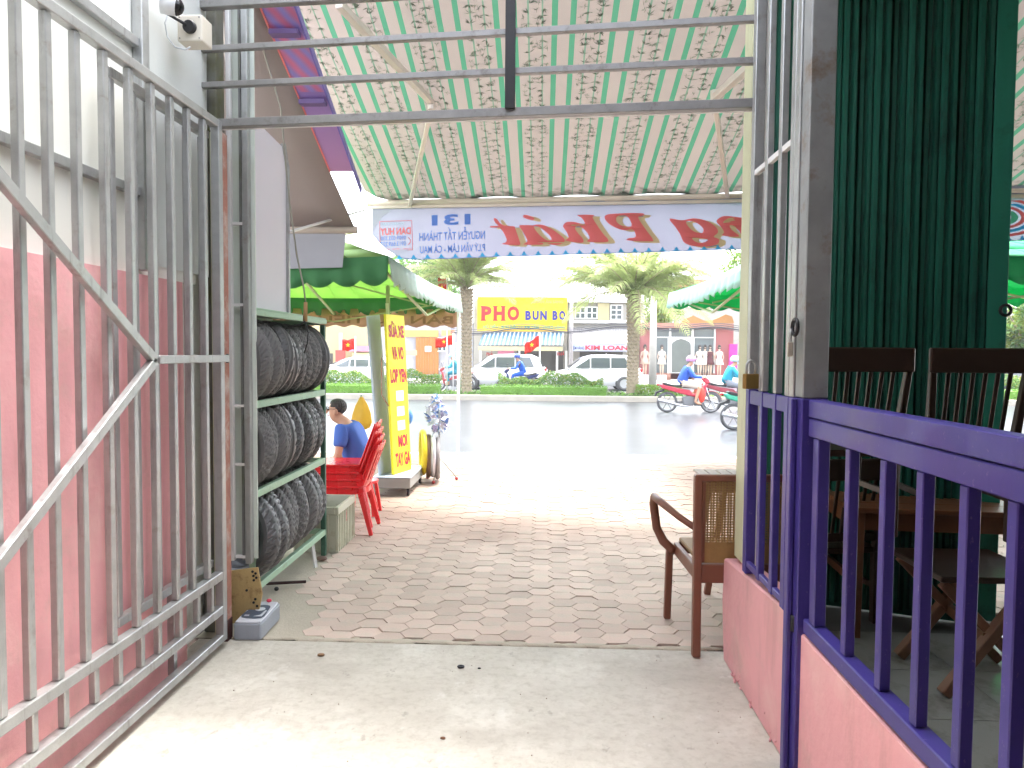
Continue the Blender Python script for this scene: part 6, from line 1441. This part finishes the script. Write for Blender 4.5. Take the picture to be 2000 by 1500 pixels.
rider('motorbike rider in a blue jacket, beige shorts and pink helmet on the red motorbike', (p.x, p.y, -.1), 0, mat('blue_jacket', (.03, .1, .45), .7, 0, .2, 5, .2, 12), mat('beige_cotton', (.5, .42, .35), .85), mat('pink_helmet', (.5, .25, .45), .3))
m = MB(); m.ball((p.x + .33, p.y - .16, .42), (.1, .07, .22), 14, 10); tag(m.build('red_bag', mat('red_bag_cloth', (.75, .06, .04), .7, 0, .1, 4, .2, 10), smooth=True), 'red bag hanging at the rider\'s knee on the red motorbike', 'bag')
p2 = Vector((PY(1412, 740, 21.3).x, 21.3, -.1))
motorbike('dark red motorbike beyond the red one, cut off by the cream post', mat('bike_dark_red', (.3, .04, .06), .3, 0, .05, 2, 0, coat=.4), (p2.x + .3, p2.y, -.1), 0)
rider('rider in a teal jacket and pale helmet behind the blue jacketed rider', (p2.x + .3, p2.y, -.1), 0, mat('teal_jacket', (.02, .3, .42), .7, 0, .2, 5, .2, 12), mat('grey_cotton', (.2, .22, .25), .85), mat('pale_blue_helmet', (.45, .62, .7), .3), short=False)
p3 = PZ(1432, 840, -.1)
motorbike('green motorbike in the foreground lane, only its rear wheel clear of the cream post', mat('bike_green', (.03, .35, .22), .3, 0, .05, 2, 0, coat=.4), (p3.x + .62, p3.y, -.1), 0)
rider('rider in white with a white helmet on the green motorbike beside the cream post', (p3.x + .62, p3.y, -.1), 0, mat('white_shirt', (.7, .68, .66), .8, 0, .1, 5, .2, 12), mat('dark_cotton', (.08, .08, .1), .85), mat('white_helmet', (.75, .74, .72), .3), short=False)
p4 = Vector((PY(1012, 740, 29.5).x, 29.5, -.1))
motorbike('dark motorbike on the far carriageway beside the white hatchback', mat('bike_navy', (.03, .04, .15), .3), tuple(p4), pi)
rider('rider in a deep blue raincoat and blue helmet in front of the white hatchback', tuple(p4), pi, mat('royal_blue_coat', (.01, .09, .5), .6, 0, .2, 5, .2, 12), mat('royal_blue_coat2', (.01, .09, .5), .6), mat('blue_helmet', (.05, .1, .45), .3), short=False)
p5 = Vector((PY(862, 740, 31).x, 31, -.1))
motorbike('red parked motorbike left of the palm trunk on the far carriageway', mat('bike_red2', (.5, .08, .1), .3), tuple(p5 + Vector((.5, 0, 0))), pi)
rider('rider in a teal shirt on the far carriageway in front of the timber shutters', tuple(p5 + Vector((.5, 0, 0))), pi, mat('sea_blue_shirt', (.03, .3, .4), .7), mat('teal_cotton', (.03, .22, .3), .85), mat('mint_helmet', (.5, .7, .7), .3), short=False)

# ================================================================ HAZE (thin volume added to imitate glare over the street)
hz = MB(); hz.b(-70, 70, -3, 75, -1.3, 14); hm = bpy.data.materials.new('glare_air'); hm.use_nodes = True; hn = hm.node_tree; hn.nodes.clear()
ho = hn.nodes.new('ShaderNodeOutputMaterial'); hv = hn.nodes.new('ShaderNodeVolumePrincipled'); hv.inputs['Density'].default_value = .0009; hv.inputs['Color'].default_value = (.95, .97, 1, 1); hv.inputs['Anisotropy'].default_value = .2
hn.links.new(hv.outputs[0], ho.inputs['Volume']); o = hz.build('glare_haze', hm, kind='stuff'); o.display_type = 'WIRE'
